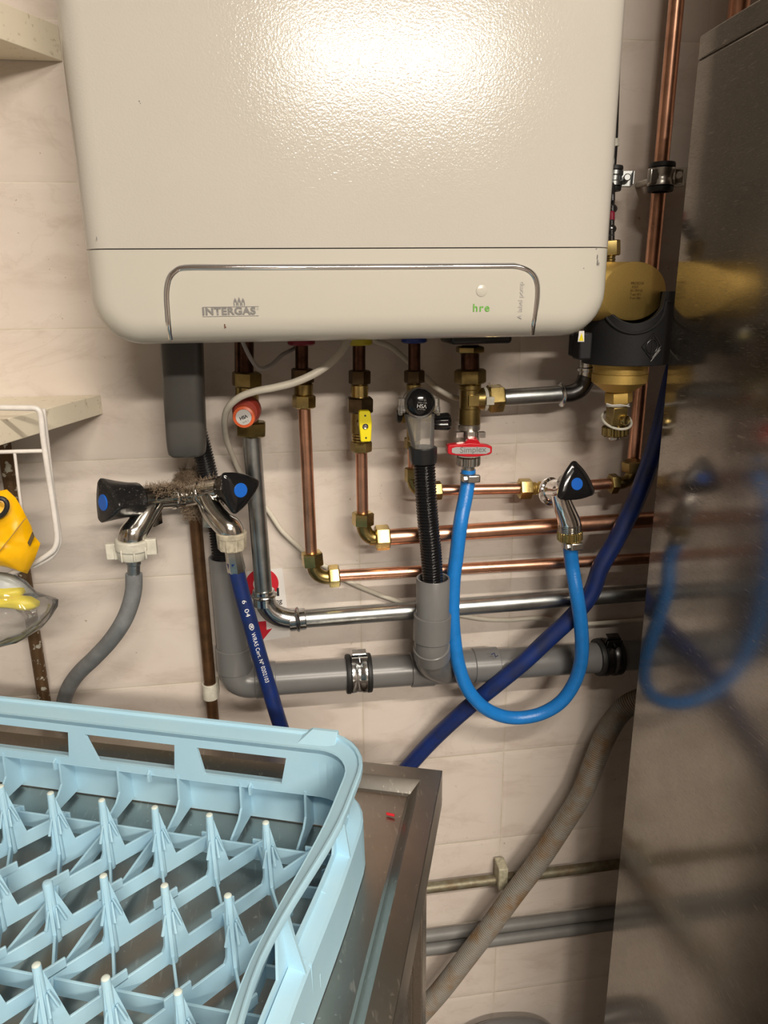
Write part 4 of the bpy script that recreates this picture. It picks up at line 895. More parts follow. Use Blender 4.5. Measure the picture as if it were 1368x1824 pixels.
def wrap_text(name, body, pl, r, start_px, height, mat, parent, length=None, bold=0.02):
    """write along the hose, reading downwards, facing the room"""
    me = text_mesh(body, bold, 0.0, 'LEFT', 1.05); s = arclen(pl)
    bm_ = bmesh.new(); bm_.from_mesh(me); bmesh.ops.triangulate(bm_, faces=bm_.faces[:]); bmesh.ops.subdivide_edges(bm_, edges=bm_.edges[:], cuts=1); bm_.to_mesh(me); bm_.free()
    xs = [v.co.x for v in me.vertices]; ys = [v.co.y for v in me.vertices]; x0 = min(xs); k = height/0.72
    s0 = min(range(len(pl)), key=lambda i: (pl[i]-start_px).length); s0 = s[s0]
    kx = k if not length else length/(max(xs)-x0)
    for v in me.vertices:
        ss = s0+(v.co.x-x0)*kx; i = 0
        while i < len(s)-2 and s[i+1] < ss: i += 1
        f = (ss-s[i])/max(1e-9, s[i+1]-s[i]); c = pl[i].lerp(pl[i+1], f); T = (pl[i+1]-pl[i]).normalized()
        view = (Vector((0.10, -1, 0.25))); n = (view-T*view.dot(T)).normalized(); sd = T.cross(n)   # letters stand to the right
        if sd.x < 0: sd = -sd
        a = (v.co.y)*k/r
        v.co = c+(r+0.00025)*(math.cos(a)*n+math.sin(a)*sd)
    return link_mesh(name, me, mat, parent, smooth=False)
def near(px, py): return P(px, py, YN)
wrap_text('hose_lettering', '6  04', pl2, 0.0094, near(434, 1066), 0.0050, M['ink_white'], lh, 0.021, 0.0)
wrap_text('hose_lettering', '®', pl2, 0.0094, near(444, 1106), 0.0052, M['ink_white'], lh, 0.0085, 0.01)
wrap_text('hose_lettering', 'WRAS Cert. Nº 0202103', pl2, 0.0094, near(450, 1121), 0.0047, M['ink_white'], lh, 0.0665, 0.0)
# ---------------------------------------------------------------- brown pipes on the wall
bp1 = thing('brown_pipe', 'old brown copper pipe rising to the double tap', 'pipe', P(373.7, 1214.7, 0.872))
mb = MB(); A, B = P(348.7, 935.8, 0.872), P(373.7, 1214.7, 0.872); mb.cyl(A+(A-B)*0.14, A+(B-A)*3.4, 0.0076, 20); mb.build('tube', M['copper_old'], bp1)
pc = thing('pipe_clip', 'white plastic clip holding the brown pipe under the double tap', 'pipe clip', P(374.5, 1240, 0.875))
def clip(parent, c, d, r, wd, mat, name):
    mb = MB(); h = wd/2; d = d.normalized(); mb.rev(c-d*h, c+d*h, [(0, r), (0, r+0.0022), (wd, r+0.0022), (wd, r)], 24, caps=False)
    mb.box((c+Vector((c.x, WALL, c.z)))/2+Vector((0, 0.004, 0)), (r*2.6, WALL-c.y-0.001, wd*0.9)); mb.build(name, mat, parent, bevel=0.0006)
c = P(374.5, 1230, 0.872); clip(pc, c, ZU, 0.0078, 0.022, M['white_plastic'], 'clip_saddle')
bp2 = thing('brown_pipe', 'old brown copper pipe with flaking white paint behind the wire rack', 'pipe', P(62.5, 1153, 0.872))
mb = MB(); A, B = P(7, 791, 0.872), P(62.5, 1153, 0.872); B.x = A.x+(B.x-A.x)*0.5; T_ = (CZ-0.129-A.z)/(B.z-A.z); mb.cyl(A+(B-A)*T_, A+(B-A)*3.2, 0.0074, 20); o2 = mb.build('tube', M['copper_speck'], bp2)
# ---------------------------------------------------------------- cables
wc = thing('white_cable', 'thick white cable looping from the yellow collar around the orange-capped valve and along the wall', 'cable', P(500, 945, 0.87))
cpts = [(628, 585, 0.80), (616, 612, 0.785), (598, 637, 0.775), (568, 661, 0.768), (528, 680, 0.765), (490, 690, 0.763), (455, 697, 0.763), (426, 708, 0.766), (406, 727, 0.778), (400, 752, 0.80), (404, 785, 0.835), (417, 818, 0.862), (430, 845, 0.872), (452, 880, 0.878), (478, 910, 0.88), (502, 945, 0.88), (530, 972, 0.88), (548, 988, 0.88), (578, 1008, 0.88), (618, 1034, 0.88), (660, 1053, 0.882), (700, 1068, 0.882), (738, 1080, 0.882), (790, 1090, 0.882), (857, 1102, 0.882), (907, 1104, 0.882), (956, 1101, 0.882), (1005, 1107, 0.882), (1048, 1111, 0.882), (1150, 1104, 0.882), (1250, 1098, 0.882)]
mb = MB(); pl = ppath(cpts, 8); n = len(pl); mb.tube(pl, [0.0046-0.0014*min(1, i/(n*0.35)) for i in range(n)], 12); mb.build('sheath', M['white_cable'], wc)
gc = thing('grey_cable', 'thin grey cable sagging between the first two pipes under the boiler', 'cable', P(460, 657, 0.80))
mb = MB(); mb.tube(ppath([(425, 585, 0.79), (432, 608, 0.79), (447, 639, 0.79), (462, 656, 0.795), (482, 651, 0.81), (502, 633, 0.825), (524, 621, 0.845), (560, 600, 0.85)]), 0.0023, 10); mb.build('sheath', M['grey_cable'], gc)
g2 = thing('grey_cable', 'pale cable passing behind the blue collar to the brass tee', 'cable', P(755, 669, 0.87))
mb = MB(); mb.tube(ppath([(640, 585, 0.86), (668, 607, 0.865), (693, 616, 0.87), (716, 634, 0.872), (738, 654, 0.872), (757, 671, 0.872), (778, 691, 0.872), (798, 703, 0.872), (814, 709, 0.872), (850, 716, 0.875)]), 0.0033, 10); mb.build('sheath', M['white_cable'], g2)
# ---------------------------------------------------------------- condensate trap
tr = thing('condensate_trap', 'dark grey translucent trap bottle hanging under the left of the boiler', 'trap', P(332, 812, 0.80))
mb = MB(); R_ = []
zb_, zt_ = P(332, 812, 0.795).z, CZ-0.02
cx0, cx1 = P(328, 640, 0.80), P(333, 800, 0.80)
for t in [0, 0.02, 0.05, 0.09, 0.14, 0.5, 1.0]:
    z = zb_+(zt_-zb_)*t; k = 1.0 if t >= 0.14 else math.sqrt(max(0.03, 1-((0.14-t)/0.14)**2))*0.25+0.75
    xm = cx1.x+(cx0.x-cx1.x)*t; hx = (0.0205+0.0012*t)*(0.55+0.45*k if t < 0.14 else 1)*(0.86 if t == 0 else 1); hy = 0.018*(k if t < 0.14 else 1)
    ring = []
    for i in range(40):
        a = 2*PI*i/40; ca, sa = math.cos(a), math.sin(a)
        ring.append(Vector((xm+hx*math.copysign(abs(ca)**0.5, ca), 0.80+hy*math.copysign(abs(sa)**0.5, sa), z)))
    R_.append(ring)
mb.rings(R_); mb.build('bottle', M['pvc_dark'], tr, ang=60)
# ---------------------------------------------------------------- sign on the tiles
SYN = WALL-0.0012
sg = thing('warning_sign', 'white paper sign with red circle and arrow mostly hidden behind the galvanised pipe', 'sign', P(480, 1130, SYN))
mb = MB(); mb.prism([P(440, 1018, SYN), P(503, 1012, SYN), P(517, 1134, SYN), P(452, 1144, SYN)], (0, 0.001, 0)); mb.build('sheet', M['paper'], sg, smooth=False)
def flat_ring(c, r0, r1, n=40, y=-0.0004):
    mb = MB(); R_ = [[c+Vector((r*math.cos(2*PI*i/n), yy, r*math.sin(2*PI*i/n))) for i in range(n)] for r, yy in ((r0, 0), (r0, y), (r1, y), (r1, 0))]
    mb.rings(R_, True, False, False); return mb
c = P(467, 1040, SYN); flat_ring(c, RR(32, 467, 1040, SYN), RR(58, 467, 1040, SYN)).build('red_circle', M['ink_red'], sg, smooth=False)
text('sign_lettering', 'al', P(488.5, 1055, SYN-0.0006), XR, ZU, 0.0125, M['ink'], sg, bold=0.03, height=0.0115)
text('sign_lettering', 'ing', P(495.5, 1072, SYN-0.0006), XR, ZU, 0.0105, M['ink'], sg, bold=0.01)
text('sign_lettering', 'e', P(497, 1091, SYN-0.0006), XR, ZU, 0.003, M['ink'], sg)
mb = MB(); mb.prism([P(455, 1108, SYN-0.0002), P(474, 1106, SYN-0.0002), P(475, 1122, SYN-0.0002), P(485, 1119, SYN-0.0002), P(468, 1140, SYN-0.0002), P(450, 1128, SYN-0.0002)], (0, -0.0005, 0)); mb.build('red_arrow', M['ink_red'], sg, smooth=False)
# ---------------------------------------------------------------- lower wall pipes
tp1 = thing('thin_pipe', 'thin tarnished pipe crossing the lower wall under a cream clip', 'pipe', P(930, 1560, 0.878))
mb = MB(); A, B = P(767.8, 1581, 0.876), P(1098, 1539.5, 0.876); mb.cyl(A+(A-B)*0.9, A+(B-A)*1.6, 0.0078, 20); mb.build('tube', M['bronze_green'], tp1)
c = P(915, 1562, 0.872); mb = MB(); mb.ball(c+Vector((0.004, 0, 0)), 0.009, (0.5, 1, 1)); mb.build('corroded_joint', M['bronze_green'], tp1)
lc = thing('pipe_clip', 'cream plastic clip on the thin pipe low on the wall', 'pipe clip', P(892, 1590, 0.88))
mb = MB(); c = P(893.5, 1560, 0.868); d = (B-A).normalized()
mb.box(c+Vector((0, 0.003, 0.0015)), (0.0145, 0.026, 0.039), (d, Vector((0, 1, 0)), d.cross(Vector((0, 1, 0))))); mb.build('clip_block', M['clip_plastic'], lc, bevel=0.002)
for lab, a, b_, r in (('upper of two grey conduits low on the wall', (768, 1666), (1087, 1625), 0.0092), ('lower of two grey conduits low on the wall', (768, 1689), (1087, 1646), 0.0096)):
    mb = MB(); A, B = P(*a, 0.878), P(*b_, 0.878); mb.cyl(A+(A-B)*0.9, A+(B-A)*1.6, r, 20); tag(mb.build('conduit', M['conduit'], None), lab, 'conduit', 'conduits')
mb = MB(); mb.tube(ppath([(800, 2000, 0.862), (806, 1920, 0.862), (828, 1866, 0.861), (870, 1840, 0.86), (920, 1833, 0.86), (960, 1838, 0.86), (985, 1862, 0.86), (1000, 1920, 0.86), (1004, 2000, 0.86)]), 0.017, 20); tag(mb.build('low_bend', M['pvc_grey'], None), 'grey plastic pipe bend peeking in at the bottom edge below the conduits', 'pipe')
# ---------------------------------------------------------------- steel table
TA_ = math.radians(-19.2); TC = PZ(788, 1372, CZ-0.50)
tE1 = Vector((math.cos(TA_), math.sin(TA_), 0)); tE2 = Vector((math.sin(TA_), -math.cos(TA_), 0))
def T3(u, v, z): return Vector((TC.x, TC.y, 0))+tE1*u+tE2*v+ZU*(CZ+z)
table = thing('steel_table', 'stainless steel table with raised rim carrying the blue rack', 'table', T3(-0.3, 0.3, -CZ))
U0, V1 = -0.60, 0.66
def trect(i, z): return [T3(U0+i, i, z), T3(-i, i, z), T3(-i, V1-i, z), T3(U0+i, V1-i, z)]
mb = MB(); mb.rings([trect(0.0015, -0.545), trect(0.0, -0.545), trect(0, -0.5005), trect(0.0006, -0.5), trect(0.0205, -0.5), trect(0.0225, -0.5012), trect(0.031, -0.5115), trect(0.034, -0.513)], True, False, True); mb.build('tabletop', M['steel_table'], table, ang=20)
mb = MB(); mb.rings([trect(0.0015, -0.545), trect(0.0015, -0.520)], True, False, True); mb.build('top_underside', M['steel_leg'], table, smooth=False)
def tbox(name, u0, u1, v0, v1, z0, z1, mat=None, bevel=0.001):
    mb = MB(); mb.rings([[T3(u0, v0, z0), T3(u1, v0, z0), T3(u1, v1, z0), T3(u0, v1, z0)], [T3(u0, v0, z1), T3(u1, v0, z1), T3(u1, v1, z1), T3(u0, v1, z1)]]); return mb.build(name, mat or M['steel_leg'], table, smooth=False, bevel=bevel)
for u in (-0.045, U0+0.015):
    for v in (0.012, V1-0.045): tbox('leg', u, u+0.03, v, v+0.033, -CZ, -0.53)
tbox('side_panel', -0.030, -0.026, 0.046, V1-0.046, -1.15, -0.535)
tbox('lower_shelf', U0+0.02, -0.032, 0.03, V1-0.03, -1.17, -1.145)
c = PZ(695, 1453, CZ-0.5118); mb = MB(); mb.tube([c+Vector((-0.0035, 0.002, 0.0015)), c+Vector((0.004, -0.002, 0.0015))], 0.0014, 8); tag(mb.build('red_scrap', M['red_bit'], None), 'tiny red plastic scrap lying on the steel table', 'scrap')
# ---------------------------------------------------------------- blue dish rack
RA = math.radians(-19.6); RO = Vector((-0.0327, 0.5276, 0))
e1 = Vector((math.cos(RA), math.sin(RA), 0)); e2 = Vector((math.sin(RA), -math.cos(RA), 0))
def R3(u, v, z): return RO+e1*u+e2*v+ZU*(CZ+z)
rack = thing('dish_rack', 'light blue plastic dishwasher rack with upright pegs on the steel table', 'dish rack', R3(-0.18, 0.15, -0.512))
RB = M['rack_blue']
SIDE = 0.66       # the side rims are narrower than the front and back rims
UL, UR, VB, VF = -0.417, 0.057, -0.081, 0.375      # inner faces of the upper wall
ZB, ZL, ZT = -0.5115, -0.460, -0.408
def rr(o, rc=0.034, n=7, bow=True):
    u0, u1, v0, v1 = UL-o, UR+o, VB-o, VF+o; r = max(rc+o, 0.004); P_ = []
    for cu, cv, a in ((u1-r, v0+r, -90), (u1-r, v1-r, 0), (u0+r, v1-r, 90), (u0+r, v0+r, 180)):
        for k in range(n+1):
            t = math.radians(a+90*k/n); P_.append((cu+r*math.cos(t), cv+r*math.sin(t)))
    # add points along the straight sides
    out = []
    for i, p in enumerate(P_):
        q = P_[(i+1) % len(P_)]; out.append(p)
        if (p[0]-q[0])**2+(p[1]-q[1])**2 > 0.1**2:
            for k in range(1, 24): out.append((p[0]+(q[0]-p[0])*k/24, p[1]+(q[1]-p[1])*k/24))
    return out
def bowf(s): 
    s = max(0, min(1, s)); return s*s*(3-2*s)
def bow(u, v, amt=0.0125):
    """the long sides of the rack bow inwards between the corners"""
    k = bowf((v+0.005)/0.16)*bowf((0.305-v)/0.16)*amt
    um = (UL+UR)/2
    if u > UR-0.012: return u-k, v
    if u < UL+0.012: return u+k, v
    return u, v
def sweep(mb, prof, amt=0.0):
    """prof = closed list of (outward offset, z)"""
    R_ = []
    for o, z in prof:
        base = rr(0); full = rr(o); ring = []
        for (bu, bv), (u, v) in zip(base, full):
            bu2 = bu+(u-bu)*SIDE; am = amt if not isinstance(amt, tuple) else amt[0]+(amt[1]-amt[0])*min(1, o/0.0235); u3, v3 = bow(bu2, v, am)
            ring.append(R3(u3, v3, z))
        R_.append(ring)
    vr = [[mb.bm.verts.new(p) for p in r] for r in R_]; n = len(vr[0])
    for a, b_ in zip(vr, vr[1:]+vr[:1]):
        for i in range(n): mb.face((a[i], a[(i+1) % n], b_[(i+1) % n], b_[i]))
    return mb
wt = 0.003
mb = MB(); sweep(mb, [(0, ZL), (wt, ZL), (wt, -0.4515), (0, -0.4515)], 0.007); sweep(mb, [(0, -0.4215), (wt, -0.4215), (wt, ZT), (0, ZT)], 0.012)
wins = [(-0.100, 0.0), (0, 0)]
def pillars(mb, side):
    # window spans along the wall (top edge, bottom edge), symmetric about the middle
    spans = [(-0.343, -0.2425, -0.333, -0.246), (-0.224, -0.125, -0.212, -0.128), (-0.1016, -0.0093, -0.0956, -0.0157)]
    edges = [(-0.44, -0.44)]
    for a, b_, c, d in spans: edges += [(a, c), (b_, d)]
    edges.append((0.2, 0.2))
    def pt(s, z, off):
        if side == 'back': return R3(min(max(s, UL+0.034), UR-0.034), VB-off, z)
        if side == 'front': return R3(min(max(s, UL+0.034), UR-0.034), VF+off, z)
        v = 0.3325+s; v = min(max(v, VB+0.034), VF-0.034)
        k = 0.012 if z > -0.43 else 0.007
        return R3(*bow(UR+off*SIDE, v, k), z) if side == 'right' else R3(*bow(UL-off*SIDE, v, k), z)
    for k in range(0, len(edges), 2):
        (a, c), (b_, d) = edges[k], edges[k+1]
        q = [pt(a, -0.4215, 0), pt(b_, -0.4215, 0), pt(d, -0.4515, 0), pt(c, -0.4515, 0)]
        q2 = [pt(a, -0.4215, wt), pt(b_, -0.4215, wt), pt(d, -0.4515, wt), pt(c, -0.4515, wt)]
        mb.rings([q, q2])
for s in ('back', 'right', 'left', 'front'): pillars(mb, s)
def corner_arc(mb):
    O0, O1 = rr(0), rr(wt); n = len(O0)
    idx = [i for i, (u, v) in enumerate(O0) if (u > UR-0.0345 or u < UL+0.0345) and (v < VB+0.0345 or v > VF-0.0345)]
    for i in idx:
        j = (i+1) % n
        if j not in idx: continue
        a, b_, c, d = O0[i], O0[j], O1[j], O1[i]
        mb.rings([[R3(*q, -0.4515) for q in (a, b_, c, d)], [R3(*q, -0.4215) for q in (a, b_, c, d)]])
corner_arc(mb)
mb.build('upper_wall', RB, rack, smooth=True, ang=30)
mb = MB(); sweep(mb, [(0, -0.4125), (0, -0.4085), (0.012, -0.4058), (0.0175, -0.4052), (0.0185, -0.4025), (0.0215, -0.4020), (0.0235, -0.4035), (0.0235, -0.4095), (0.0210, -0.4095), (0.0200, -0.4083), (0.004, -0.4125)], (0.012, 0.0185))
mb.build('rim', RB, rack, ang=40)
for u0, u1 in ((0.012, 0.038), (-0.398, -0.372)):
    mb = MB(); mb.rings([[R3(u0-0.012*(1 if u0 > -0.1 else 0), VB-0.0225, -0.406), R3(u1, VB-0.0225, -0.406), R3(u1, VB-0.004, -0.408), R3(u0-0.012*(1 if u0 > -0.1 else 0), VB-0.004, -0.408)], [R3(u0, VB-0.0225, -0.3995), R3(u1-0.001, VB-0.0225, -0.3995), R3(u1-0.001, VB-0.0185, -0.3995), R3(u0, VB-0.0185, -0.3995)]])
    mb.build('stacking_tab', RB, rack, smooth=False, bevel=0.0006)
SK = 0.0225
mb = MB(); sweep(mb, [(0, -0.4605), (0.0015, -0.4575), (SK-0.003, -0.4605), (SK, -0.4635), (SK+0.001, -0.500), (SK+0.0015, ZB), (SK-0.0015, ZB), (SK-0.002, -0.500), (SK-0.003, -0.4645), (0.003, -0.4625)], 0.005)
mb.build('skirt', RB, rack, ang=30)
def plate(mb, a, b_, z0, z1, th=0.0022):
    d = (Vector((b_[0]-a[0], b_[1]-a[1]))).normalized(); n = Vector((-d.y, d.x))*th/2
    q = [(a[0]+n.x, a[1]+n.y), (b_[0]+n.x, b_[1]+n.y), (b_[0]-n.x, b_[1]-n.y), (a[0]-n.x, a[1]-n.y)]
    mb.rings([[R3(u, v, z0) for u, v in q], [R3(u, v, z1) for u, v in q]]); return mb
# outside ribs between rim and skirt, inside ribs, small tabs
def rib(name, pts, along, at, th=0.0022):
    mb = MB()
    if along == 'v': mb.rings([[R3(u, at-th/2, z) for u, z in pts], [R3(u, at+th/2, z) for u, z in pts]])
    else: mb.rings([[R3(at-th/2, v, z) for v, z in pts], [R3(at+th/2, v, z) for v, z in pts]])
    mb.build(name, RB, rack, smooth=False)
for v in (-0.011, 0.103, 0.212, 0.318):
    for s, W in ((1, UR), (-1, UL)):
        w0, w1 = bow(W+s*wt*SIDE, v, 0.008)[0], bow(W+s*SK*SIDE, v, 0.005)[0]; w2 = bow(W, v, 0.013)[0]
        rib('outer_rib', [(w0, -0.4605), (w1-s*0.001, -0.4620), (w2+s*0.0075, -0.411), (w2+s*0.001, -0.411)], 'v', v)
for u in (-0.360, -0.2333, -0.1133, 0.006):
    for s, W in ((-1, VB), (1, VF)):
        w0, w1 = W+s*wt, W+s*SK
        rib('outer_rib', [(w0, -0.4605), (w1-s*0.002, -0.4620), (w0+s*0.013, -0.411), (w0, -0.411)], 'u', u)
for k in range(-5, 2):
    rib('inner_rib', [(VB-SK+0.002, -0.462), (VB+0.0005, -0.456), (VB+0.002, -0.484), (VB+0.010, -0.492), (VB+0.030, -0.498), (VB+0.030, -0.5075), (VB-SK+0.002, -0.5075)], 'u', -0.0585+0.0665*k)
for k in range(7):
    for s, W in ((1, UR), (-1, UL)):
        rib('inner_rib', [(W+s*(SK*SIDE-0.003), -0.462), (W-s*0.0005, -0.456), (W-s*0.002, -0.484), (W-s*0.010, -0.492), (W-s*0.019, -0.498), (W-s*0.019, -0.5075), (W+s*(SK*SIDE-0.003), -0.5075)], 'v', -0.030+0.0625*k)
for u in (-0.370, -0.262, -0.1555, -0.0475):
    rib('small_tab', [(VB-0.001, -0.4545), (VB+0.0038, -0.4570), (VB+0.0038, -0.4660), (VB-0.001, -0.4680)], 'u', u)
# diamond floor lattice
DU, DV = 0.0515, 0.080
LU0, LU1, LV0, LV1 = -0.3863, 0.0257, -0.0435, 0.365
mb = MB(); ZP = -0.486
def clipseg(k, sgn):
    # u/DU + sgn*v/DV = k
    ends = []
    for v in (LV0, LV1):
        u = DU*(k-sgn*v/DV)
        if LU0 <= u <= LU1: ends.append((u, v))
    for u in (LU0, LU1):
        v = (k-u/DU)*DV*sgn
        if LV0 < v < LV1: ends.append((u, v))
    return ends
for k in range(-12, 10):
    for sgn in (1, -1):
        e = clipseg(k, sgn)
        if len(e) >= 2 and (e[0][0]-e[1][0])**2+(e[0][1]-e[1][1])**2 > 0.02**2:
            plate(mb, e[0], e[1], (-0.5075 if k in (-4, 1) else -0.5005) if sgn > 0 else -0.499, ZP if sgn > 0 else ZP-0.002)
# raised steps where the plates cross between the pegs
dA = Vector((DU, -DV)).normalized()
for i in range(-8, 1):
    for j in range(-1, 5):
        u, v = (i+0.5)*DU, (j+0.5)*DV
        if LU0+0.01 < u < LU1+0.004 and LV0+0.005 < v < LV1-0.01:
            plate(mb, (u-dA.x*0.011, v-dA.y*0.011), (u+dA.x*0.011, v+dA.y*0.011), ZP-0.002, ZP+0.0075)
mb.build('floor_lattice', RB, rack, smooth=False, bevel=0.0004, bseg=1)
mb = MB()
for i in range(-8, 1):
    u = (i+0.5)*DU; plate(mb, (u-0.007, LV0), (u+0.007, LV0), -0.5005, ZP)
for v in (-0.040, 0.120, 0.280): plate(mb, (LU0, v), (LU1, v), -0.506, -0.4895)
for u in (-0.1545-DU/2, -0.1545+DU/2): plate(mb, (u, -0.04), (u, 0.36), -0.506, -0.4905)
plate(mb, (LU1, LV0), (LU1, LV1), -0.5005, ZP); plate(mb, (LU0, LV0), (LU0, LV1), -0.5085, ZP); plate(mb, (LU0, LV1), (LU1, LV1), -0.5085, ZP)
for j in range(-1, 10):
    v = j*DV/2
    if v < LV1: plate(mb, (LU1-0.002, v), (UR+SK*SIDE-0.002, v), -0.5005, ZP-0.002); plate(mb, (UL-SK*SIDE+0.002, v), (LU0, v), -0.5005, ZP-0.002)
mb.build('floor_brace', RB, rack, smooth=False, bevel=0.0004, bseg=1)
def fin(mb, u, v, d, prof, th=0.0026):
    n = Vector((-d.y, d.x))*th/2
    mb.rings([[R3(u+d.x*s+n.x, v+d.y*s+n.y, z) for s, z in prof], [R3(u+d.x*s-n.x, v+d.y*s-n.y, z) for s, z in prof]]); return mb
dB = Vector((DU, DV)).normalized()
for j in range(0, 5):
    for i in range(-7, 1):
        u, v = i*DU, j*DV
        broken = (i == -3 and j == 1)
        zt = -0.4425 if broken else -0.427
        mb = MB(); b0, tp_ = R3(u, v, -0.5005), R3(u, v, zt)
        L = (tp_-b0).length; k = 1.0 if not broken else 1.3
        mb.rev(b0, tp_, [(0, 0.0040), (L-0.002, 0.0031*k), (L-0.0006, 0.0026*k), (L, 0.0013)], 14)
        fin(mb, u, v, dA, [(-0.0085, ZP-0.001), (0.0150, ZP-0.001), (0.0030, zt-0.007), (-0.0030, zt-0.007), (-0.0055, ZP+0.010), (-0.0060, ZP+0.004)])
        fin(mb, u, v, dB, [(-0.0050, ZP-0.003), (0.0085, ZP-0.003), (0.0070, ZP+0.008), (0.0032, zt-0.007), (-0.0032, zt-0.007)])
        for s, dd, nn in ((1, dA, 1), (-1, dA, 1), (1, dB, -1)):
            o_ = Vector((-dd.y, dd.x))*0.0034*nn; c0 = (u+dd.x*0.0035*s+o_.x, v+dd.y*0.0035*s+o_.y); c1 = (u+dd.x*0.0080*s+o_.x*1.2, v+dd.y*0.0080*s+o_.y*1.2)
            mb.tube([R3(*c0, zt-0.024), R3(*c1, zt-0.040)], [0.0009, 0.0013], 6)
        pg = mb.build('peg', RB, rack, ang=40)
        if not broken and (j < 3 and i > -7):
            mb = MB(); mb.ball(tp_-ZU*0.0007, 0.0030, (1, 1, 0.45), 12, 6); mb.build('peg_tip', M['rack_tip'], pg)
# recycling-style triangle outline moulded on the skirt
mb = MB(); q = [(0.205, -0.4690), (0.190, -0.503), (0.220, -0.503), (0.205, -0.4690)]
mb.tube([R3(bow(UR+SK*SIDE+0.0008, v, 0.005)[0], v, z) for v, z in q], 0.0005, 5); q = [(0.205, -0.478), (0.197, -0.499), (0.213, -0.499), (0.205, -0.478)]; mb.tube([R3(bow(UR+SK*SIDE+0.0008, v, 0.005)[0], v, z) for v, z in q], 0.0004, 5)
mb.build('moulded_triangle', RB, rack)
# ---------------------------------------------------------------- steel cabinet at the right
CX, CYB, CYF = 0.4055, 0.733, 0.40
ct_ = P(1249.5, 64, CYB).z; cs_ = P(1248.6, 110, CYB).z
cab = thing('steel_cabinet', 'tall scratched stainless steel cabinet whose side mirrors the tap and blue hose', 'cabinet', (CX+0.3, (CYB+CYF)/2, 0))
def cbox(name, z0, z1, x0=CX, bevel=0.0015, y1=CYB):
    mb = MB(); mb.box(((x0+CX+0.62)/2, (y1+CYF)/2, (z0+z1)/2), (CX+0.62-x0, y1-CYF, z1-z0)); return mb.build(name, M['steel_cabinet'], cab, smooth=False, bevel=bevel)
cbox('side_panel', 0.0, cs_-0.0006); cbox('top_band', cs_+0.0006, ct_); mb = MB(); mb.box((CX+0.31, (0.590+CYF)/2, ct_+0.32), (0.62, 0.590-CYF, 0.64)); mb.build('added_shade_box', M['steel_cabinet'], cab, smooth=False, bevel=0.002)  # unseen box added on top of the cabinet to keep the wall behind dark
cbox('seam_core', cs_-0.01, cs_+0.01, CX+0.003, 0, CYB-0.003)
mb = MB(); A = P(1318, 0, 0.845); mb.cyl(A-ZU*0.10, A+ZU*0.5, RR(37, 1318, 0, 0.845), 28); tag(mb.build('copper_riser', M['copper'], None), 'orange-lit copper pipe rising behind the top of the steel cabinet', 'pipe')
# ---------------------------------------------------------------- shelves at the left
def shelf(label, pa, pb, th, far):
    a = P(*pa, WALL-0.001); b_ = PZ(*pb, a.z); d = (b_-a).normalized(); e = a+d*0.30
    poly = [a, e, Vector((far, e.y, a.z)), Vector((far, WALL-0.001, a.z))]
    t = thing('wall_shelf', label, 'shelf', (far*0.5+a.x*0.5, WALL-0.1, a.z-th), 'wall shelves')
    mb = MB(); mb.prism([p-ZU*th for p in poly], (0, 0, th)); mb.build('board', M['shelf'], t, smooth=False, bevel=0.0008)
    return t, a, d
shelf('cream laminated shelf above the wire rack, level with the condensate trap', (179, 703), (0, 749), 0.0225, -0.75)
t, a, d = shelf('cream shelf high at the left edge of the boiler', (104, 45), (0, 2), 0.0325, -0.75)
# ---------------------------------------------------------------- wire rack with packets
WYR = 0.70
wr = thing('wire_rack', 'white wire rack hanging at the left edge below the cream shelf', 'wire rack', P(60, 1000, WYR))
def wire(name, pts, r, parent=wr):
    mb = MB(); mb.tube(ppath(pts, 6), r, 10); mb.build(name, M['wire'], parent)
wire('outer_wire', [(-120, 724, WYR), (-40, 725.5, WYR), (40, 726.5, WYR), (60, 727, WYR), (69, 731, WYR), (73, 742, WYR), (77, 780, WYR), (84, 830, WYR), (93, 890, WYR), (100, 940, WYR), (101.5, 960, WYR), (98, 975, WYR), (88, 986, WYR), (60, 1003, WYR), (20, 1022, WYR), (-60, 1060, WYR)], 0.0027)
wire('cross_wire', [(-120, 808, WYR), (-30, 806, WYR), (40, 804, WYR), (81, 803, WYR)], 0.0019)
wire('upright_wire', [(26, 806, WYR), (30, 840, WYR), (36, 890, WYR), (44, 940, WYR), (52, 1000, WYR)], 0.0014)
wire('back_wire', [(78, 728, WYR+0.012), (86, 800, WYR+0.012), (97, 890, WYR+0.012), (106, 950, WYR+0.010), (105, 972, WYR+0.008), (92, 992, WYR+0.006), (60, 1010, WYR+0.004)], 0.0018)
q_ = P(-100, 724.5, WYR); sz = CZ-0.1035
for dx in (0.0, -0.06):
    mb = MB(); mb.tube(path([q_+Vector((dx, 0, 0)), q_+Vector((dx, 0.012, 0.004)), Vector((q_.x+dx, 0.735, max(sz, q_.z+0.002))), Vector((q_.x+dx, 0.78, sz))], 5), 0.0022, 10); mb.build('shelf_hook', M['wire'], wr)
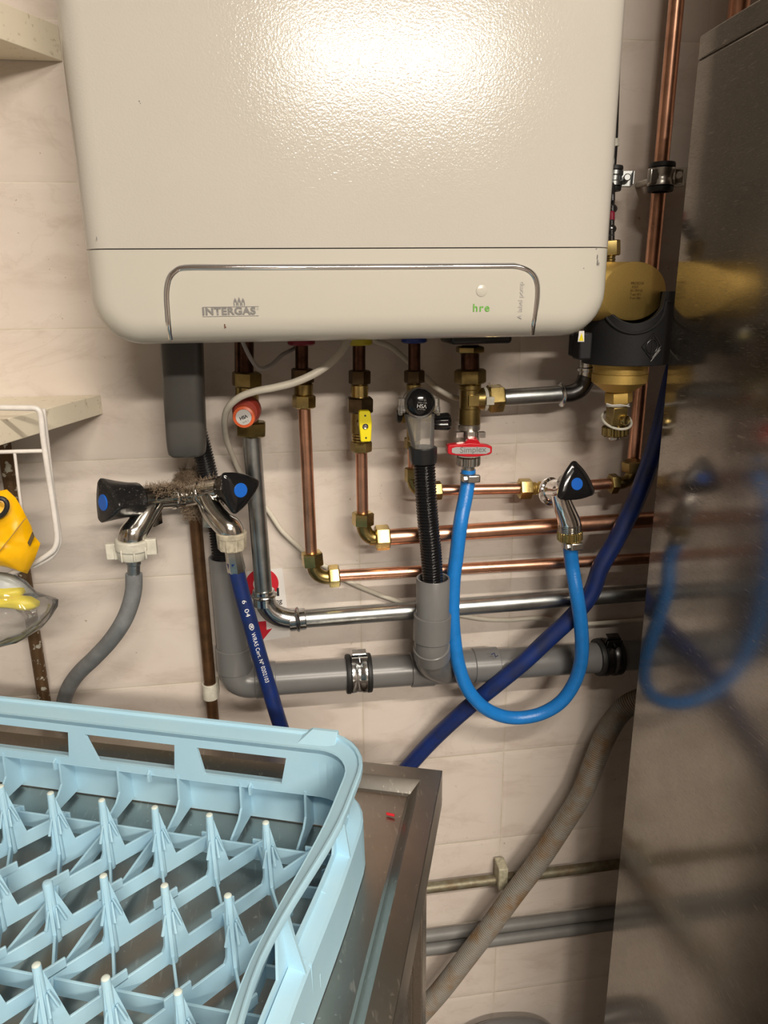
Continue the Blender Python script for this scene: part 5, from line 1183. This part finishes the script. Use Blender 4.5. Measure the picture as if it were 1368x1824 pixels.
def puff(outline, y, thick, name, mat, parent, seed=0, wrinkle=0.003, rings_=9):
    """soft pouch with the given outline; real thickness, wrinkled both sides"""
    pts = [P(px, py, y) for px, py in outline]
    # densify
    d = []
    for a, b_ in zip(pts, pts[1:]+pts[:1]):
        n = max(1, int((b_-a).length/0.004))
        for k in range(n): d.append(a.lerp(b_, k/n))
    c = sum(d, Vector())/len(d); R_f, R_b = [], []
    for r in range(rings_):
        s = 1-r/rings_; h = thick*math.sqrt(max(0, 1-s**2.2))
        f_, b2 = [], []
        for p in d:
            q = c+(p-c)*s; nz = noise.noise(q*38+Vector((seed, 0, 0)))*wrinkle+noise.noise(q*110+Vector((0, seed, 0)))*wrinkle*0.4
            nz *= min(1, (1-s)*4+0.15)
            f_.append(q+Vector((0, -h-nz, 0))); b2.append(q+Vector((0, h*0.6+nz*0.5, 0)))
        R_f.append(f_); R_b.append(b2)
    mb = MB(); mb.rings(R_b[::-1]+R_f); return mb.build(name, mat, parent, ang=70)
pk = thing('yellow_packet', 'shiny yellow plastic packet in the wire rack above the gloves', 'packet', P(30, 1000, 0.672))
pkm = puff([(-70, 860), (-10, 876), (12, 872), (28, 887), (40, 907), (56, 938), (60, 953), (72, 968), (62, 996), (49, 1022), (20, 1012), (-10, 1006), (-70, 1005)], 0.680, 0.016, 'wrapper', M['packet'], pk, 3, 0.006)
YP = 0.680-0.0185
mb = MB(); a = [P(x, y, YP-0.002) for x, y in ((-6, 988), (10, 968), (24, 951), (38, 932), (46, 922))]; sd = Vector((0.0026, 0, 0.0022))
mb.rings([[p-sd, p+sd, p+sd+Vector((0, 0.0015, 0)), p-sd+Vector((0, 0.0015, 0))] for p in a]); mb.build('zip_strip', M['zip'], pk)
mb = MB(); el = []
for k in range(28):
    t_ = 2*PI*k/28; x, y = 20*math.cos(t_), 15*math.sin(t_); ca, sa = math.cos(-0.75), math.sin(-0.75)
    el.append(P(-5+x*ca-y*sa, 905+x*sa+y*ca, YP))
mb.tube(el+[el[0]], 0.0022, 8, flat=1.0); mb.build('oval_logo', M['ink'], pk)
mb = MB(); 
q = [P(49, 967, YP+0.006), P(57, 948, YP+0.006), P(60, 957, YP+0.006), P(53, 973, YP+0.006)]; mb.prism(q, (0, 0.002, 0)); mb.build('hanger_slot', M['ink_brown'], pk, smooth=False)
gb = thing('glove_bag', 'clear plastic bag with yellow rubber gloves under the yellow packet', 'bag', P(30, 1140, 0.69))
puff([(-70, 1015), (10, 1020), (28, 1025), (45, 1035), (66, 1057), (88, 1064), (104, 1068), (103, 1080), (92, 1098), (75, 1118), (40, 1140), (0, 1150), (-70, 1152)], 0.690, 0.028, 'bag_film', M['clear_bag'], gb, 11, 0.006, 12)
puff([(-70, 1045), (0, 1044), (22, 1045), (43, 1047), (46, 1054), (38, 1063), (10, 1068), (-70, 1070)], 0.688, 0.010, 'glove', M['glove'], gb, 5, 0.004)
puff([(-70, 1066), (20, 1064), (40, 1061), (56, 1062), (71, 1071), (71, 1078), (62, 1085), (45, 1083), (0, 1082), (-70, 1086)], 0.684, 0.010, 'glove', M['glove'], gb, 8, 0.004)
puff([(-70, 1016), (8, 1021), (25, 1026), (44, 1040), (60, 1056), (48, 1058), (20, 1050), (-70, 1050)], 0.692, 0.007, 'backing_card', M['bag_white'], gb, 21, 0.004)
